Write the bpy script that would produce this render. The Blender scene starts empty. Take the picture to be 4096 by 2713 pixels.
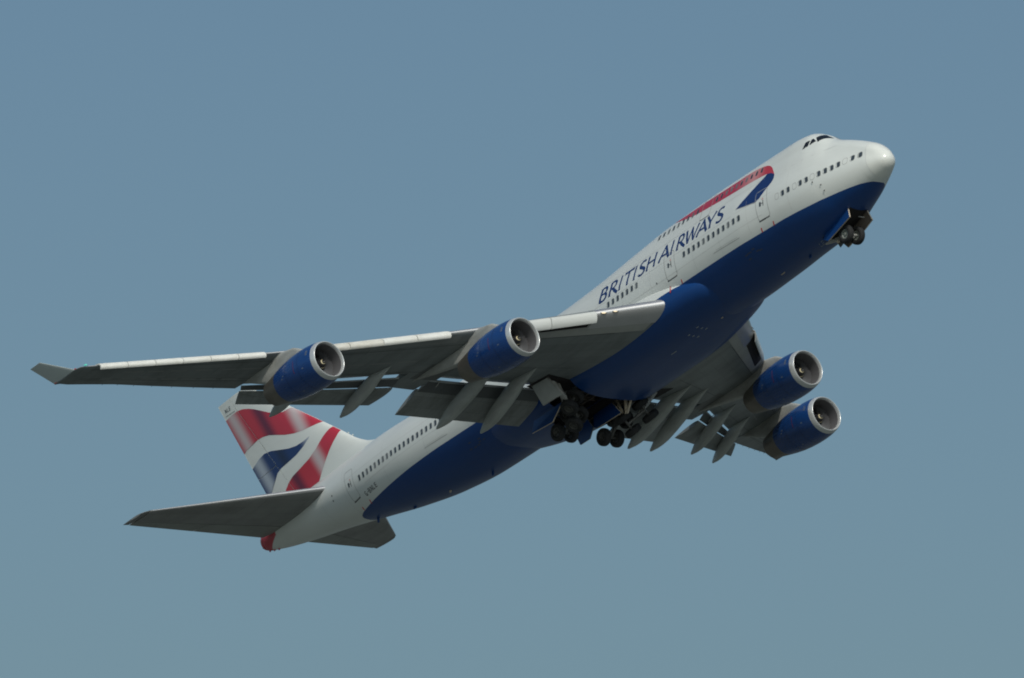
import bpy, bmesh, math, random
import numpy as np
from mathutils import Matrix, Vector

# ------------------------------------------------------------------ camera, sky, sun, exposure
S = bpy.context.scene
COL = S.collection
EL = math.radians(10.0)                       # the photographer looks up at a climbing aircraft
CAM_POS = np.array([0.0, 0.0, 1.7])
FOCAL_PX = 33958.0 / 4096.0                   # focal length in picture widths
cam_d = bpy.data.cameras.new('camera')
cam = bpy.data.objects.new('camera', cam_d)
COL.objects.link(cam)
cam.location = CAM_POS
cam.rotation_euler = (math.radians(90) + EL, 0, 0)
cam_d.sensor_width = 36.0
cam_d.lens = 36.0 * FOCAL_PX
cam_d.clip_start = 1.0
cam_d.clip_end = 60000.0
S.camera = cam

# attitude of the aircraft: rows = picture right, picture down, line of sight, in aircraft axes (aft, starboard, up)
RB = np.array([[-0.595532, -0.779832, -0.192882],
               [0.410056, -0.088626, -0.907744],
               [0.690794, -0.619683, 0.372554]])
TB = np.array([3.844277, 2.274733, 563.309755])
CB = np.array([34.0, 0.0, 0.0])
AX = np.array([[1, 0, 0], [0, math.sin(EL), -math.cos(EL)], [0, math.cos(EL), math.sin(EL)]]).T  # columns: right, down, forward
ROT = AX @ RB
def to_world(p):
    return CAM_POS + AX @ (RB @ (np.asarray(p, float) - CB) + TB)

SUN_BODY = np.array([-0.79, 0.32, 0.52])
SUN_BODY = SUN_BODY / np.linalg.norm(SUN_BODY)
sun_dir = ROT @ SUN_BODY                      # towards the sun, world
sun_elev = math.asin(sun_dir[2])
sun_az = math.atan2(sun_dir[0], sun_dir[1])   # clockwise from +Y
SUN_STRENGTH, SKY_STRENGTH, EXPOSURE = 3.2, 0.132, -0.76
sd = bpy.data.lights.new('sun', 'SUN')
sd.energy = SUN_STRENGTH
sd.angle = math.radians(0.5)
sd.color = (1.0, 0.955, 0.88)
sun = bpy.data.objects.new('sun', sd)
COL.objects.link(sun)
sun.location = (200, -100, 400)
sun.rotation_euler = Vector(sun_dir).to_track_quat('Z', 'Y').to_euler()

W = bpy.data.worlds.new('World')
S.world = W
W.use_nodes = True
wn = W.node_tree
wn.nodes.clear()
sky = wn.nodes.new('ShaderNodeTexSky')
sky.sky_type = 'NISHITA'
sky.sun_disc = False
sky.sun_elevation = sun_elev
sky.sun_rotation = sun_az
sky.altitude = 0
sky.air_density = 1.0
sky.dust_density = 3.6
sky.ozone_density = 3.0
hue = wn.nodes.new('ShaderNodeMix')
hue.data_type = 'RGBA'
hue.blend_type = 'MULTIPLY'
hue.inputs[0].default_value = 1.0
hue.inputs[7].default_value = (0.93, 1.05, 0.985, 1)
bg = wn.nodes.new('ShaderNodeBackground')
bg.inputs[1].default_value = SKY_STRENGTH
wo = wn.nodes.new('ShaderNodeOutputWorld')
wn.links.new(sky.outputs[0], hue.inputs[6])
wn.links.new(hue.outputs[2], bg.inputs[0])
wn.links.new(bg.outputs[0], wo.inputs[0])
S.view_settings.view_transform = 'Standard'
S.view_settings.look = 'None'
S.view_settings.exposure = EXPOSURE
S.view_settings.gamma = 1.0
S.cycles.max_bounces = 8
S.cycles.filter_width = 1.9

# ------------------------------------------------------------------ materials
def mat(name, col, rough=0.4, metal=0.0, spec=0.5, coat=0.0, grime=0.0, grime_col=(0.10, 0.095, 0.085),
        scale=(0.25, 1.6, 1.6), ripple=0.0, panels=0.0):
    """painted or bare surface; grime = stain strength, drawn out along the airflow (x)"""
    m = bpy.data.materials.new(name)
    m.use_nodes = True
    t = m.node_tree
    b = t.nodes['Principled BSDF']
    b.inputs['Base Color'].default_value = (*col, 1)
    b.inputs['Roughness'].default_value = rough
    b.inputs['Metallic'].default_value = metal
    b.inputs['Specular IOR Level'].default_value = spec
    b.inputs['Coat Weight'].default_value = coat
    b.inputs['Coat Roughness'].default_value = 0.08
    if grime > 0:
        tc = t.nodes.new('ShaderNodeTexCoord')
        mp = t.nodes.new('ShaderNodeMapping')
        mp.inputs['Scale'].default_value = scale
        n = t.nodes.new('ShaderNodeTexNoise')
        n.inputs['Scale'].default_value = 1.0
        n.inputs['Detail'].default_value = 7.0
        n.inputs['Roughness'].default_value = 0.62
        r = t.nodes.new('ShaderNodeValToRGB')
        r.color_ramp.elements[0].position = 0.42
        r.color_ramp.elements[0].color = (0, 0, 0, 1)
        r.color_ramp.elements[1].position = 0.78
        r.color_ramp.elements[1].color = (grime, grime, grime, 1)
        mx = t.nodes.new('ShaderNodeMix')
        mx.data_type = 'RGBA'
        mx.inputs[6].default_value = (*col, 1)
        mx.inputs[7].default_value = (*grime_col, 1)
        t.links.new(tc.outputs['Object'], mp.inputs[0])
        t.links.new(mp.outputs[0], n.inputs['Vector'])
        t.links.new(n.outputs['Fac'], r.inputs[0])
        t.links.new(r.outputs[0], mx.inputs[0])
        t.links.new(mx.outputs[2], b.inputs['Base Color'])
        rm = t.nodes.new('ShaderNodeMapRange')
        rm.inputs['To Min'].default_value = rough * 0.85
        rm.inputs['To Max'].default_value = min(1, rough * 1.35)
        t.links.new(n.outputs['Fac'], rm.inputs['Value'])
        t.links.new(rm.outputs[0], b.inputs['Roughness'])
    if ripple:
        tc2 = t.nodes.new('ShaderNodeTexCoord')
        n2 = t.nodes.new('ShaderNodeTexNoise')
        n2.inputs['Scale'].default_value = 0.9
        n2.inputs['Detail'].default_value = 3.0
        bp = t.nodes.new('ShaderNodeBump')
        bp.inputs['Strength'].default_value = 1.0
        bp.inputs['Distance'].default_value = ripple
        t.links.new(tc2.outputs['Object'], n2.inputs['Vector'])
        t.links.new(n2.outputs['Fac'], bp.inputs['Height'])
        t.links.new(bp.outputs[0], b.inputs['Normal'])
    if panels:
        # sheet joints running with the sweep and across it; every sheet a slightly different shade
        tc3 = t.nodes.new('ShaderNodeTexCoord')
        sp = t.nodes.new('ShaderNodeSeparateXYZ')
        ab = t.nodes.new('ShaderNodeMath')
        ab.operation = 'ABSOLUTE'
        ml = t.nodes.new('ShaderNodeMath')
        ml.operation = 'MULTIPLY_ADD'
        ml.inputs[1].default_value = -panels
        cb = t.nodes.new('ShaderNodeCombineXYZ')
        bk = t.nodes.new('ShaderNodeTexBrick')
        bk.inputs['Scale'].default_value = 1.0
        bk.inputs['Color1'].default_value = (0.90, 0.90, 0.90, 1)
        bk.inputs['Color2'].default_value = (1.07, 1.07, 1.07, 1)
        bk.inputs['Mortar'].default_value = (0.60, 0.60, 0.60, 1)
        bk.inputs['Mortar Size'].default_value = 0.012
        bk.inputs['Brick Width'].default_value = 3.4
        bk.offset = 0.37
        bk.squash = 0.7
        bk.squash_frequency = 3
        bk.inputs['Row Height'].default_value = 1.15
        mm = t.nodes.new('ShaderNodeMix')
        mm.data_type = 'RGBA'
        mm.blend_type = 'MULTIPLY'
        mm.inputs[0].default_value = 0.9
        t.links.new(tc3.outputs['Object'], sp.inputs[0])
        t.links.new(sp.outputs['Y'], ab.inputs[0])
        t.links.new(ab.outputs[0], ml.inputs[0])
        t.links.new(sp.outputs['X'], ml.inputs[2])
        t.links.new(ab.outputs[0], cb.inputs['X'])
        t.links.new(ml.outputs[0], cb.inputs['Y'])
        t.links.new(cb.outputs[0], bk.inputs['Vector'])
        src = b.inputs['Base Color'].links[0].from_socket
        t.links.new(src, mm.inputs[6])
        t.links.new(bk.outputs['Color'], mm.inputs[7])
        t.links.new(mm.outputs[2], b.inputs['Base Color'])
    return m

WHITE = mat('white_paint', (0.735, 0.765, 0.735), 0.30, coat=0.25, grime=0.16, grime_col=(0.38, 0.36, 0.32), scale=(0.12, 1.1, 1.1), ripple=0.012)
RADOME = mat('radome_white', (0.79, 0.81, 0.765), 0.22, coat=0.4)
BLUE = mat('navy_paint', (0.006, 0.052, 0.208), 0.33, spec=0.4, coat=0.12, grime=0.12, grime_col=(0.035, 0.045, 0.07), scale=(0.10, 1.3, 1.3), ripple=0.012)
NACBLUE = mat('nacelle_blue', (0.008, 0.054, 0.215), 0.25, coat=0.25, grime=0.18, grime_col=(0.02, 0.03, 0.06), scale=(0.5, 1.8, 1.8))
RED = mat('red_paint', (0.50, 0.035, 0.06), 0.32, coat=0.2)
REDTICK = mat('red_marking', (0.62, 0.06, 0.05), 0.4)
LETTER = mat('lettering_blue', (0.010, 0.035, 0.145), 0.32)
BLACKTXT = mat('black_marking', (0.03, 0.035, 0.045), 0.4)
SEAM = mat('seam_grey', (0.38, 0.39, 0.38), 0.5)
SEAMD = mat('seam_dark', (0.07, 0.075, 0.075), 0.5)
SILL = mat('door_sill_dark', (0.02, 0.022, 0.024), 0.5)
WING = mat('wing_grey', (0.205, 0.228, 0.232), 0.38, spec=0.45, grime=0.55, grime_col=(0.075, 0.08, 0.08), scale=(0.16, 0.9, 1.5), panels=0.80)
WINGPAL = mat('wing_light_grey', (0.40, 0.41, 0.395), 0.4, grime=0.35, grime_col=(0.16, 0.155, 0.14), scale=(0.4, 1.2, 1.2))
FLAP = mat('flap_grey', (0.245, 0.265, 0.265), 0.42, grime=0.6, grime_col=(0.08, 0.077, 0.068), scale=(0.35, 1.8, 1.8), panels=0.43)
CANOE = mat('fairing_grey', (0.42, 0.445, 0.43), 0.4, grime=0.45, grime_col=(0.13, 0.13, 0.12), scale=(0.5, 1.5, 1.5))
SLAT = mat('slat_white', (0.80, 0.80, 0.76), 0.33, grime=0.35, grime_col=(0.42, 0.39, 0.31), scale=(1.2, 0.5, 1.4))
SLATD = mat('slat_worn', (0.74, 0.73, 0.67), 0.38, grime=0.75, grime_col=(0.42, 0.38, 0.30), scale=(1.6, 0.45, 2.2))
BARE = mat('bare_metal_edge', (0.60, 0.60, 0.61), 0.34, metal=0.75, grime=0.25, grime_col=(0.3, 0.29, 0.28), scale=(0.5, 0.6, 0.6))
LIP = mat('polished_lip', (0.70, 0.715, 0.71), 0.26, metal=0.45)
PYLON = mat('pylon_grey', (0.42, 0.425, 0.40), 0.42, grime=0.7, grime_col=(0.11, 0.10, 0.085), scale=(0.45, 1.2, 1.2))
TITAN = mat('titanium_nozzle', (0.23, 0.205, 0.175), 0.38, metal=0.7, grime=0.5, grime_col=(0.07, 0.06, 0.05), scale=(0.6, 1.0, 1.0))
DUCT = mat('inlet_duct', (0.15, 0.148, 0.155), 0.42, metal=0.2)
FANM = mat('fan_blade', (0.19, 0.19, 0.2), 0.42, metal=0.4)
SPIN = mat('spinner_black', (0.02, 0.02, 0.022), 0.35)
SPIRAL = mat('spiral_gold_lit', (0.80, 0.70, 0.45), 0.4)  # white spiral tinted gold, warm light put into its colour
TYRE = mat('tyre_rubber', (0.015, 0.016, 0.018), 0.8, grime=0.4, grime_col=(0.06, 0.055, 0.05), scale=(2, 2, 2))
HUB = mat('wheel_hub', (0.085, 0.085, 0.08), 0.45, metal=0.3)
HUBN = mat('nose_wheel_hub', (0.22, 0.24, 0.22), 0.5)
STRUT = mat('gear_strut', (0.50, 0.50, 0.48), 0.4, metal=0.3, grime=0.4, grime_col=(0.12, 0.11, 0.1), scale=(3, 3, 3))
STRUTD = mat('main_gear_metal', (0.15, 0.15, 0.145), 0.42, metal=0.3, grime=0.6, grime_col=(0.04, 0.04, 0.04), scale=(3, 3, 3))
CREAM = mat('primer_cream', (0.62, 0.53, 0.42), 0.5, grime=0.3, grime_col=(0.3, 0.22, 0.15), scale=(3, 3, 3))
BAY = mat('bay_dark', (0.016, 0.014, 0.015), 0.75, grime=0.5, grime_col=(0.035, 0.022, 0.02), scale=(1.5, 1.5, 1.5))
DOORIN = mat('door_inner_tan', (0.15, 0.125, 0.105), 0.5, grime=0.6, grime_col=(0.07, 0.06, 0.05), scale=(2, 2, 2))
GLASS = mat('dark_glass', (0.012, 0.015, 0.02), 0.12, spec=0.6)
CABGLASS = mat('cabin_glass', (0.055, 0.07, 0.085), 0.25, spec=0.5)
REVEAL = mat('window_reveal', (0.42, 0.44, 0.42), 0.5)
LAMPM = mat('lamp_lens', (0.8, 0.7, 0.5), 0.2)
b = LAMPM.node_tree.nodes['Principled BSDF']
b.inputs['Emission Color'].default_value = (1.0, 0.72, 0.36, 1)
b.inputs['Emission Strength'].default_value = 0.7
GREENL = mat('green_lamp', (0.1, 0.6, 0.45), 0.2)
b = GREENL.node_tree.nodes['Principled BSDF']
b.inputs['Emission Color'].default_value = (0.1, 0.9, 0.6, 1)
b.inputs['Emission Strength'].default_value = 0.5

def flag_mat(name, stops):
    """airbrushed flag cloth on the fin: light and dark folds painted across it"""
    m = bpy.data.materials.new(name)
    m.use_nodes = True
    t = m.node_tree
    b = t.nodes['Principled BSDF']
    b.inputs['Roughness'].default_value = 0.32
    b.inputs['Coat Weight'].default_value = 0.2
    tc = t.nodes.new('ShaderNodeTexCoord')
    dt = t.nodes.new('ShaderNodeVectorMath')
    dt.operation = 'DOT_PRODUCT'
    dt.inputs[1].default_value = (0.92, 0.0, -0.40)
    mr = t.nodes.new('ShaderNodeMapRange')
    mr.inputs['From Min'].default_value = 50.0
    mr.inputs['From Max'].default_value = 62.0
    r = t.nodes.new('ShaderNodeValToRGB')
    r.color_ramp.interpolation = 'EASE'
    e = r.color_ramp.elements
    while len(e) > 1:
        e.remove(e[-1])
    for i, (q, c) in enumerate(stops):
        el = e[0] if i == 0 else e.new((q - 50) / 12.0)
        el.position = (q - 50) / 12.0
        el.color = (*c, 1)
    t.links.new(tc.outputs['Object'], dt.inputs[0])
    t.links.new(dt.outputs['Value'], mr.inputs['Value'])
    t.links.new(mr.outputs[0], r.inputs[0])
    t.links.new(r.outputs[0], b.inputs['Base Color'])
    return m
_r, _rw, _rd = (0.50, 0.035, 0.06), (0.56, 0.47, 0.48), (0.14, 0.018, 0.05)
FLAGRED = flag_mat('flag_red', [(50, _r), (52.5, _r), (53.45, _rw), (54.4, _r), (55.35, _r), (56.2, _rd), (57.1, _r), (57.75, _r), (58.7, _rw), (59.65, _r)])
_b, _bw, _bd = (0.010, 0.035, 0.14), (0.42, 0.47, 0.54), (0.008, 0.02, 0.07)
FLAGBLUE = flag_mat('flag_blue', [(50, _bw), (53.2, _bw), (54.4, _b), (55.5, _b), (56.3, _bd), (57.1, _b), (57.75, _b), (58.7, _bw), (59.7, _b)])

# ------------------------------------------------------------------ mesh helpers
def link(name, me, parent, mats):
    for m in (mats if isinstance(mats, (list, tuple)) else [mats]):
        me.materials.append(m)
    o = bpy.data.objects.new(name, me)
    COL.objects.link(o)
    if parent is not None:
        o.parent = parent
    return o

def mesh_obj(name, verts, faces, m, parent, smooth=True, fm=None, autosmooth=None, recalc=True):
    me = bpy.data.meshes.new(name)
    me.from_pydata([tuple(map(float, v)) for v in verts], [], faces)
    if fm is not None:
        me.polygons.foreach_set('material_index', fm)
    if recalc:
        bm = bmesh.new()
        bm.from_mesh(me)
        bmesh.ops.recalc_face_normals(bm, faces=bm.faces)
        bm.to_mesh(me)
        bm.free()
    me.polygons.foreach_set('use_smooth', [smooth] * len(me.polygons))
    if smooth and autosmooth:
        me.set_sharp_from_angle(angle=math.radians(autosmooth))
    me.update()
    return link(name, me, parent, m)

def grid_faces(n, m, wrap=True, off=0):
    f = []
    for i in range(n - 1):
        for j in range(m if wrap else m - 1):
            k = (j + 1) % m
            f.append((off + i * m + j, off + i * m + k, off + (i + 1) * m + k, off + (i + 1) * m + j))
    return f

def loft(name, secs, m, parent, caps=True, smooth=True, autosmooth=40, wrap=True):
    secs = np.asarray(secs, float)
    n, k, _ = secs.shape
    v = secs.reshape(-1, 3)
    f = grid_faces(n, k, wrap)
    if caps and wrap:
        f.append(tuple(range(k)))
        f.append(tuple((n - 1) * k + j for j in range(k)))
    return mesh_obj(name, v, f, m, parent, smooth, None, autosmooth)

class MB:
    """collects several shapes into one mesh"""
    def __init__(s):
        s.v, s.f, s.m = [], [], []
    def add(s, v, f, mi=0):
        o = len(s.v)
        s.v += [tuple(map(float, p)) for p in v]
        s.f += [tuple(i + o for i in q) for q in f]
        s.m += [mi] * len(f)
    def tube(s, pts, r, n=10, mi=0):
        pts = [np.asarray(p, float) for p in pts]
        rr = r if isinstance(r, (list, tuple)) else [r] * len(pts)
        rings = []
        for i, p in enumerate(pts):
            d = pts[min(i + 1, len(pts) - 1)] - pts[max(i - 1, 0)]
            d = d / np.linalg.norm(d)
            a = np.cross(d, [0, 0, 1.0])
            if np.linalg.norm(a) < 0.1:
                a = np.cross(d, [0, 1.0, 0])
            a /= np.linalg.norm(a)
            c = np.cross(d, a)
            rings.append([p + rr[i] * (a * math.cos(t) + c * math.sin(t)) for t in np.linspace(0, 2 * math.pi, n, endpoint=False)])
        k = len(rings)
        f = grid_faces(k, n) + [tuple(range(n)), tuple((k - 1) * n + j for j in range(n))]
        s.add(np.array(rings).reshape(-1, 3), f, mi)
    def slab(s, poly, nrm, t, mi=0):
        """polygon in space given a thickness along nrm"""
        p = [np.asarray(q, float) for q in poly]
        nrm = np.asarray(nrm, float) / np.linalg.norm(nrm)
        k = len(p)
        v = [q - nrm * t / 2 for q in p] + [q + nrm * t / 2 for q in p]
        f = [tuple(range(k)), tuple(range(k, 2 * k))] + [(i, (i + 1) % k, k + (i + 1) % k, k + i) for i in range(k)]
        s.add(v, f, mi)
    def lathe(s, prof, org, ax, n=40, mi=0, close=False):
        """prof: (distance along ax, radius)"""
        ax = np.asarray(ax, float) / np.linalg.norm(ax)
        a = np.cross(ax, [0, 0, 1.0])
        if np.linalg.norm(a) < 0.1:
            a = np.cross(ax, [0, 1.0, 0])
        a /= np.linalg.norm(a)
        c = np.cross(ax, a)
        th = np.linspace(0, 2 * math.pi, n, endpoint=False)
        v = []
        for d, r in prof:
            v += [np.asarray(org) + ax * d + r * (a * math.cos(t) + c * math.sin(t)) for t in th]
        f = grid_faces(len(prof), n)
        if close:
            f += [tuple(range(n)), tuple((len(prof) - 1) * n + j for j in range(n))]
        s.add(v, f, mi)
    def build(s, name, m, parent, smooth=True, autosmooth=38, recalc=True):
        return mesh_obj(name, s.v, s.f, m, parent, smooth, s.m, autosmooth, recalc)

# ------------------------------------------------------------------ ground (the airfield far below, outside the picture)
def make_ground():
    m = bpy.data.materials.new('airfield_grass')
    m.use_nodes = True
    t = m.node_tree
    b = t.nodes['Principled BSDF']
    b.inputs['Roughness'].default_value = 0.9
    tc = t.nodes.new('ShaderNodeTexCoord')
    n = t.nodes.new('ShaderNodeTexNoise')
    n.inputs['Scale'].default_value = 0.012
    n.inputs['Detail'].default_value = 8
    r = t.nodes.new('ShaderNodeValToRGB')
    r.color_ramp.elements[0].position = 0.35
    r.color_ramp.elements[0].color = (0.072, 0.086, 0.078, 1)
    r.color_ramp.elements[1].position = 0.7
    r.color_ramp.elements[1].color = (0.135, 0.145, 0.135, 1)
    t.links.new(tc.outputs['Object'], n.inputs['Vector'])
    t.links.new(n.outputs['Fac'], r.inputs[0])
    t.links.new(r.outputs[0], b.inputs['Base Color'])
    R_ = 20000
    k = 24
    v, f = [], []
    for i in range(k + 1):
        for j in range(k + 1):
            v.append((-R_ + 2 * R_ * i / k, -R_ + 2 * R_ * j / k, 0))
    for i in range(k):
        for j in range(k):
            a = i * (k + 1) + j
            f.append((a, a + k + 1, a + k + 2, a + 1))
    o = mesh_obj('ground', v, f, m, None, smooth=False)
    o['kind'] = 'structure'
make_ground()

# ------------------------------------------------------------------ the airliner
plane = bpy.data.objects.new('airliner', None)
COL.objects.link(plane)
plane.empty_display_size = 5
plane['label'] = 'white and navy four engined jumbo jet with flag tail climbing in blue sky, gear retracting'
plane['category'] = 'airliner'
plane.matrix_world = Matrix([[*ROT[0], 0], [*ROT[1], 0], [*ROT[2], 0], [0, 0, 0, 1]])
plane.location = to_world((0, 0, 0))

# station, keel, crown, half width, height of widest point, upper lobe radius
FK = np.array([[0.0, -0.047, -0.047, 0.0, -0.047, 0.01], [0.3, -0.566, 0.684, 0.598, -0.054, 0.51], [0.8, -0.841, 1.229, 0.902, -0.032, 0.808], [1.6, -1.178, 1.761, 1.285, 0.012, 0.998], [3.0, -1.734, 2.524, 1.841, 0.037, 1.144], [4.2, -2.107, 3.129, 2.246, 0.056, 1.238], [5.2, -2.421, 3.943, 2.538, 0.043, 1.33], [6.2, -2.63, 4.428, 2.732, 0.044, 1.462], [7.5, -2.761, 4.573, 2.903, 0.069, 1.612], [9.5, -2.82, 4.588, 3.066, 0.089, 1.768], [12.5, -2.95, 4.628, 3.268, 0.108, 1.93], [16.0, -3.091, 4.652, 3.256, 0.182, 2.044], [20.0, -3.065, 4.592, 3.247, 0.195, 2.1], [24.0, -3.079, 4.288, 3.248, 0.197, 2.352], [28.0, -3.089, 3.903, 3.248, 0.2, 2.788], [32.0, -3.098, 3.738, 3.246, 0.203, 2.986], [38.0, -3.044, 3.763, 3.241, 0.209, 2.993], [44.0, -2.945, 3.78, 3.246, 0.251, 2.996], [48.0, -2.558, 3.781, 3.193, 0.441, 2.897], [52.0, -1.851, 3.9, 2.93, 0.793, 2.789], [56.0, -0.948, 3.85, 2.499, 1.202, 2.432], [60.0, -0.062, 3.737, 1.973, 1.661, 1.919], [64.0, 0.695, 3.526, 1.345, 2.113, 1.311], [67.0, 1.419, 3.251, 0.776, 2.429, 0.757], [68.4, 1.932, 2.986, 0.379, 2.508, 0.455], [68.7, 2.301, 2.78, 0.06, 2.577, 0.254]])

def pchip(x, y, xq):
    h = np.diff(x)
    d = np.diff(y) / h
    m = np.zeros(len(x))
    for i in range(1, len(x) - 1):
        if d[i - 1] * d[i] > 0:
            w1, w2 = 2 * h[i] + h[i - 1], h[i] + 2 * h[i - 1]
            m[i] = (w1 + w2) / (w1 / d[i - 1] + w2 / d[i])
    m[0], m[-1] = d[0], d[-1]
    i = np.clip(np.searchsorted(x, xq) - 1, 0, len(x) - 2)
    t = (xq - x[i]) / h[i]
    return (2 * t ** 3 - 3 * t ** 2 + 1) * y[i] + (t ** 3 - 2 * t ** 2 + t) * h[i] * m[i] + (3 * t ** 2 - 2 * t ** 3) * y[i + 1] + (t ** 3 - t ** 2) * h[i] * m[i + 1]

FKS = np.sqrt(FK[:, 0])
def fparams(X):
    s = math.sqrt(min(max(X, 0.0), 68.7))
    return [float(pchip(FKS, FK[:, j], np.array([s]))[0]) for j in range(1, 6)]

def section(P, th):
    """right half of the cross-section, radius about (0, zm) at angles th"""
    kl, cr, w, zm, ru = P
    cs, sn = np.cos(th), np.sin(th)
    a = max(w, 1e-4)
    hu = max(min(a, cr - zm), 1e-4)
    hl = max(zm - kl, 1e-4)
    h = np.where(sn >= 0, hu, hl)
    r = 1 / np.sqrt((cs / a) ** 2 + (sn / h) ** 2)
    d = (cr - ru) - zm
    if d > 0 and cr > zm + a:
        sa = (a - ru) / d
        if abs(sa) < 1:
            ca = math.sqrt(1 - sa * sa)
            t1 = math.atan2(a * sa, a * ca)
            t2 = math.atan2(d + ru * sa, ru * ca)
            den = cs * ca + sn * sa
            rl = np.where(den > 1e-6, a / np.where(den > 1e-6, den, 1), 1e9)
            rc = d * sn + np.sqrt(np.maximum(ru * ru - (d * cs) ** 2, 0))
            r = np.where(th < t1, r, np.where(th < t2, rl, rc))
    return r

THQ = np.linspace(-math.pi / 2, math.pi / 2, 181)
_sec_cache = {}
def sec_yz(X):
    k = round(X, 3)
    if k not in _sec_cache:
        P = fparams(X)
        r = section(P, THQ)
        _sec_cache[k] = (r * np.cos(THQ), P[3] + r * np.sin(THQ), P)
    return _sec_cache[k]
def th_of_z(X, Z):
    y, z, P = sec_yz(X)
    return float(np.interp(Z, z, THQ))
def fus_pt(X, th, side=1, off=0.0):
    """point on the skin, pushed out by off"""
    def q(X, th):
        P = sec_yz(X)[2]
        r = float(section(P, np.array([th]))[0])
        return np.array([X, r * math.cos(th), P[3] + r * math.sin(th)])
    p = q(X, th)
    if off:
        e = 0.02
        a = q(X + e, th) - q(max(X - e, 0.001), th)
        b_ = q(X, th + 0.01) - q(X, th - 0.01)
        n = np.cross(a, b_)
        n = n / (np.linalg.norm(n) + 1e-9)
        if n @ (p - np.array([X, 0, sec_yz(X)[2][3]])) < 0:
            n = -n
        p = p + n * off
    return p * np.array([1, side, 1])

# height of the line between white and navy along the fuselage
BX = np.array([1.50, 1.53, 1.60, 1.75, 2.2, 3.4, 5.7, 8.2, 11.2, 15.0, 18.1, 25.0, 34.0, 41.0, 46.0, 50.0, 53.0, 55.0, 56.0, 56.5, 56.8, 56.88])
BZ = np.array([-1.30, -1.16, -1.12, -1.10, -1.07, -1.07, -1.10, -1.04, -1.04, -0.98, -0.95, -0.92, -0.9, -0.86, -0.78, -0.77, -0.75, -0.70, -0.66, -0.66, -0.69, -0.80])
def belly_th(X):
    if X < 1.5 or X > 56.88:
        return -math.pi / 2 + 0.001
    return th_of_z(X, float(np.interp(X, BX, BZ)))

def in_well(c):
    return 30.0 < c[0] < (34.7 if abs(c[1]) < 2.3 else 33.0) and 0.12 < abs(c[1]) < 3.95 and c[2] < -2.1

def make_fuselage():
    xs = list(np.linspace(0.02, 1.0, 26) ** 2 * 1.2) + list(np.linspace(1.24, 8, 90)) + list(np.linspace(8.1, 50, 150)) + list(np.linspace(50.2, 56.4, 50)) + list(np.linspace(56.45, 56.9, 16)) + list(np.linspace(57.1, 67, 44)) + list(np.linspace(67.05, 68.69, 18))
    xs = sorted(set([round(x, 4) for x in xs] + [1.18, 1.19, 1.499, 1.51, 1.53, 65.9]))
    NL, NU = 22, 56
    rows = []
    for X in xs:
        tb = belly_th(X)
        th = np.concatenate([np.linspace(-math.pi / 2, tb, NL + 1), np.linspace(tb, math.pi / 2, NU + 1)[1:]])
        P = fparams(X)
        r = section(P, th)
        y, z = r * np.cos(th), P[3] + r * np.sin(th)
        y[0] = y[-1] = 0
        half = np.stack([np.full(len(th), X), y, z], -1)
        left = half[1:-1][::-1] * np.array([1, -1, 1])
        rows.append(np.concatenate([half, left]))
    rows = np.array(rows)
    n, k, _ = rows.shape
    nh = NL + NU + 1
    def piece(i0, i1, name, mats, cap0=False, cap1=False, blue=True):
        v = rows[i0:i1 + 1].reshape(-1, 3)
        f = grid_faces(i1 - i0 + 1, k)
        fm = []
        if not cap1 and not cap0:                       # main wheel well: the skin is open here
            f = [q for q in f if not in_well(np.mean([v[a] for a in q], axis=0))]
            fm = []
            for q in f:
                i, j = divmod(q[0], k)
                i += i0
                low = (j < NL) or (j >= k - NL)
                fm.append(1 if (low and blue and xs[i] >= 1.495 and xs[i + 1] <= 56.9) else 0)
            return mesh_obj(name, v, f, mats, plane, True, fm)
        for i in range(i0, i1):
            for j in range(k):
                low = (j < NL) or (j >= k - NL)
                fm.append(1 if (low and blue and xs[i] >= 1.495 and xs[i + 1] <= 56.9) else 0)
        if cap0:
            f.append(tuple(range(k)))
            fm.append(0)
        if cap1:
            f.append(tuple((i1 - i0) * k + j for j in range(k)))
            fm.append(0)
        return mesh_obj(name, v, f, mats, plane, True, fm)
    ir = xs.index(1.18)
    ie = xs.index(65.9)
    piece(0, ir, 'radome', [RADOME], cap0=True, blue=False)
    fus = piece(ir, ie, 'fuselage', [WHITE, BLUE])
    tail = piece(ie, n - 1, 'tail_cone', [WHITE, RED], cap1=True, blue=False)
    # red end of the tail cone, its edge slanting down and aft
    bm = bmesh.new()
    bm.from_mesh(tail.data)
    bmesh.ops.bisect_plane(bm, geom=bm.verts[:] + bm.edges[:] + bm.faces[:], plane_co=(66.4, 0, 1.83), plane_no=(1, 0, 4.0))
    for p in bm.faces:
        c = p.calc_center_median()
        p.material_index = 1 if (c.x - 66.4) + 4.0 * (c.z - 1.83) > 0 else 0
    bm.to_mesh(tail.data)
    bm.free()
    return fus, tail
fus, tail_cone = make_fuselage()

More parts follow.
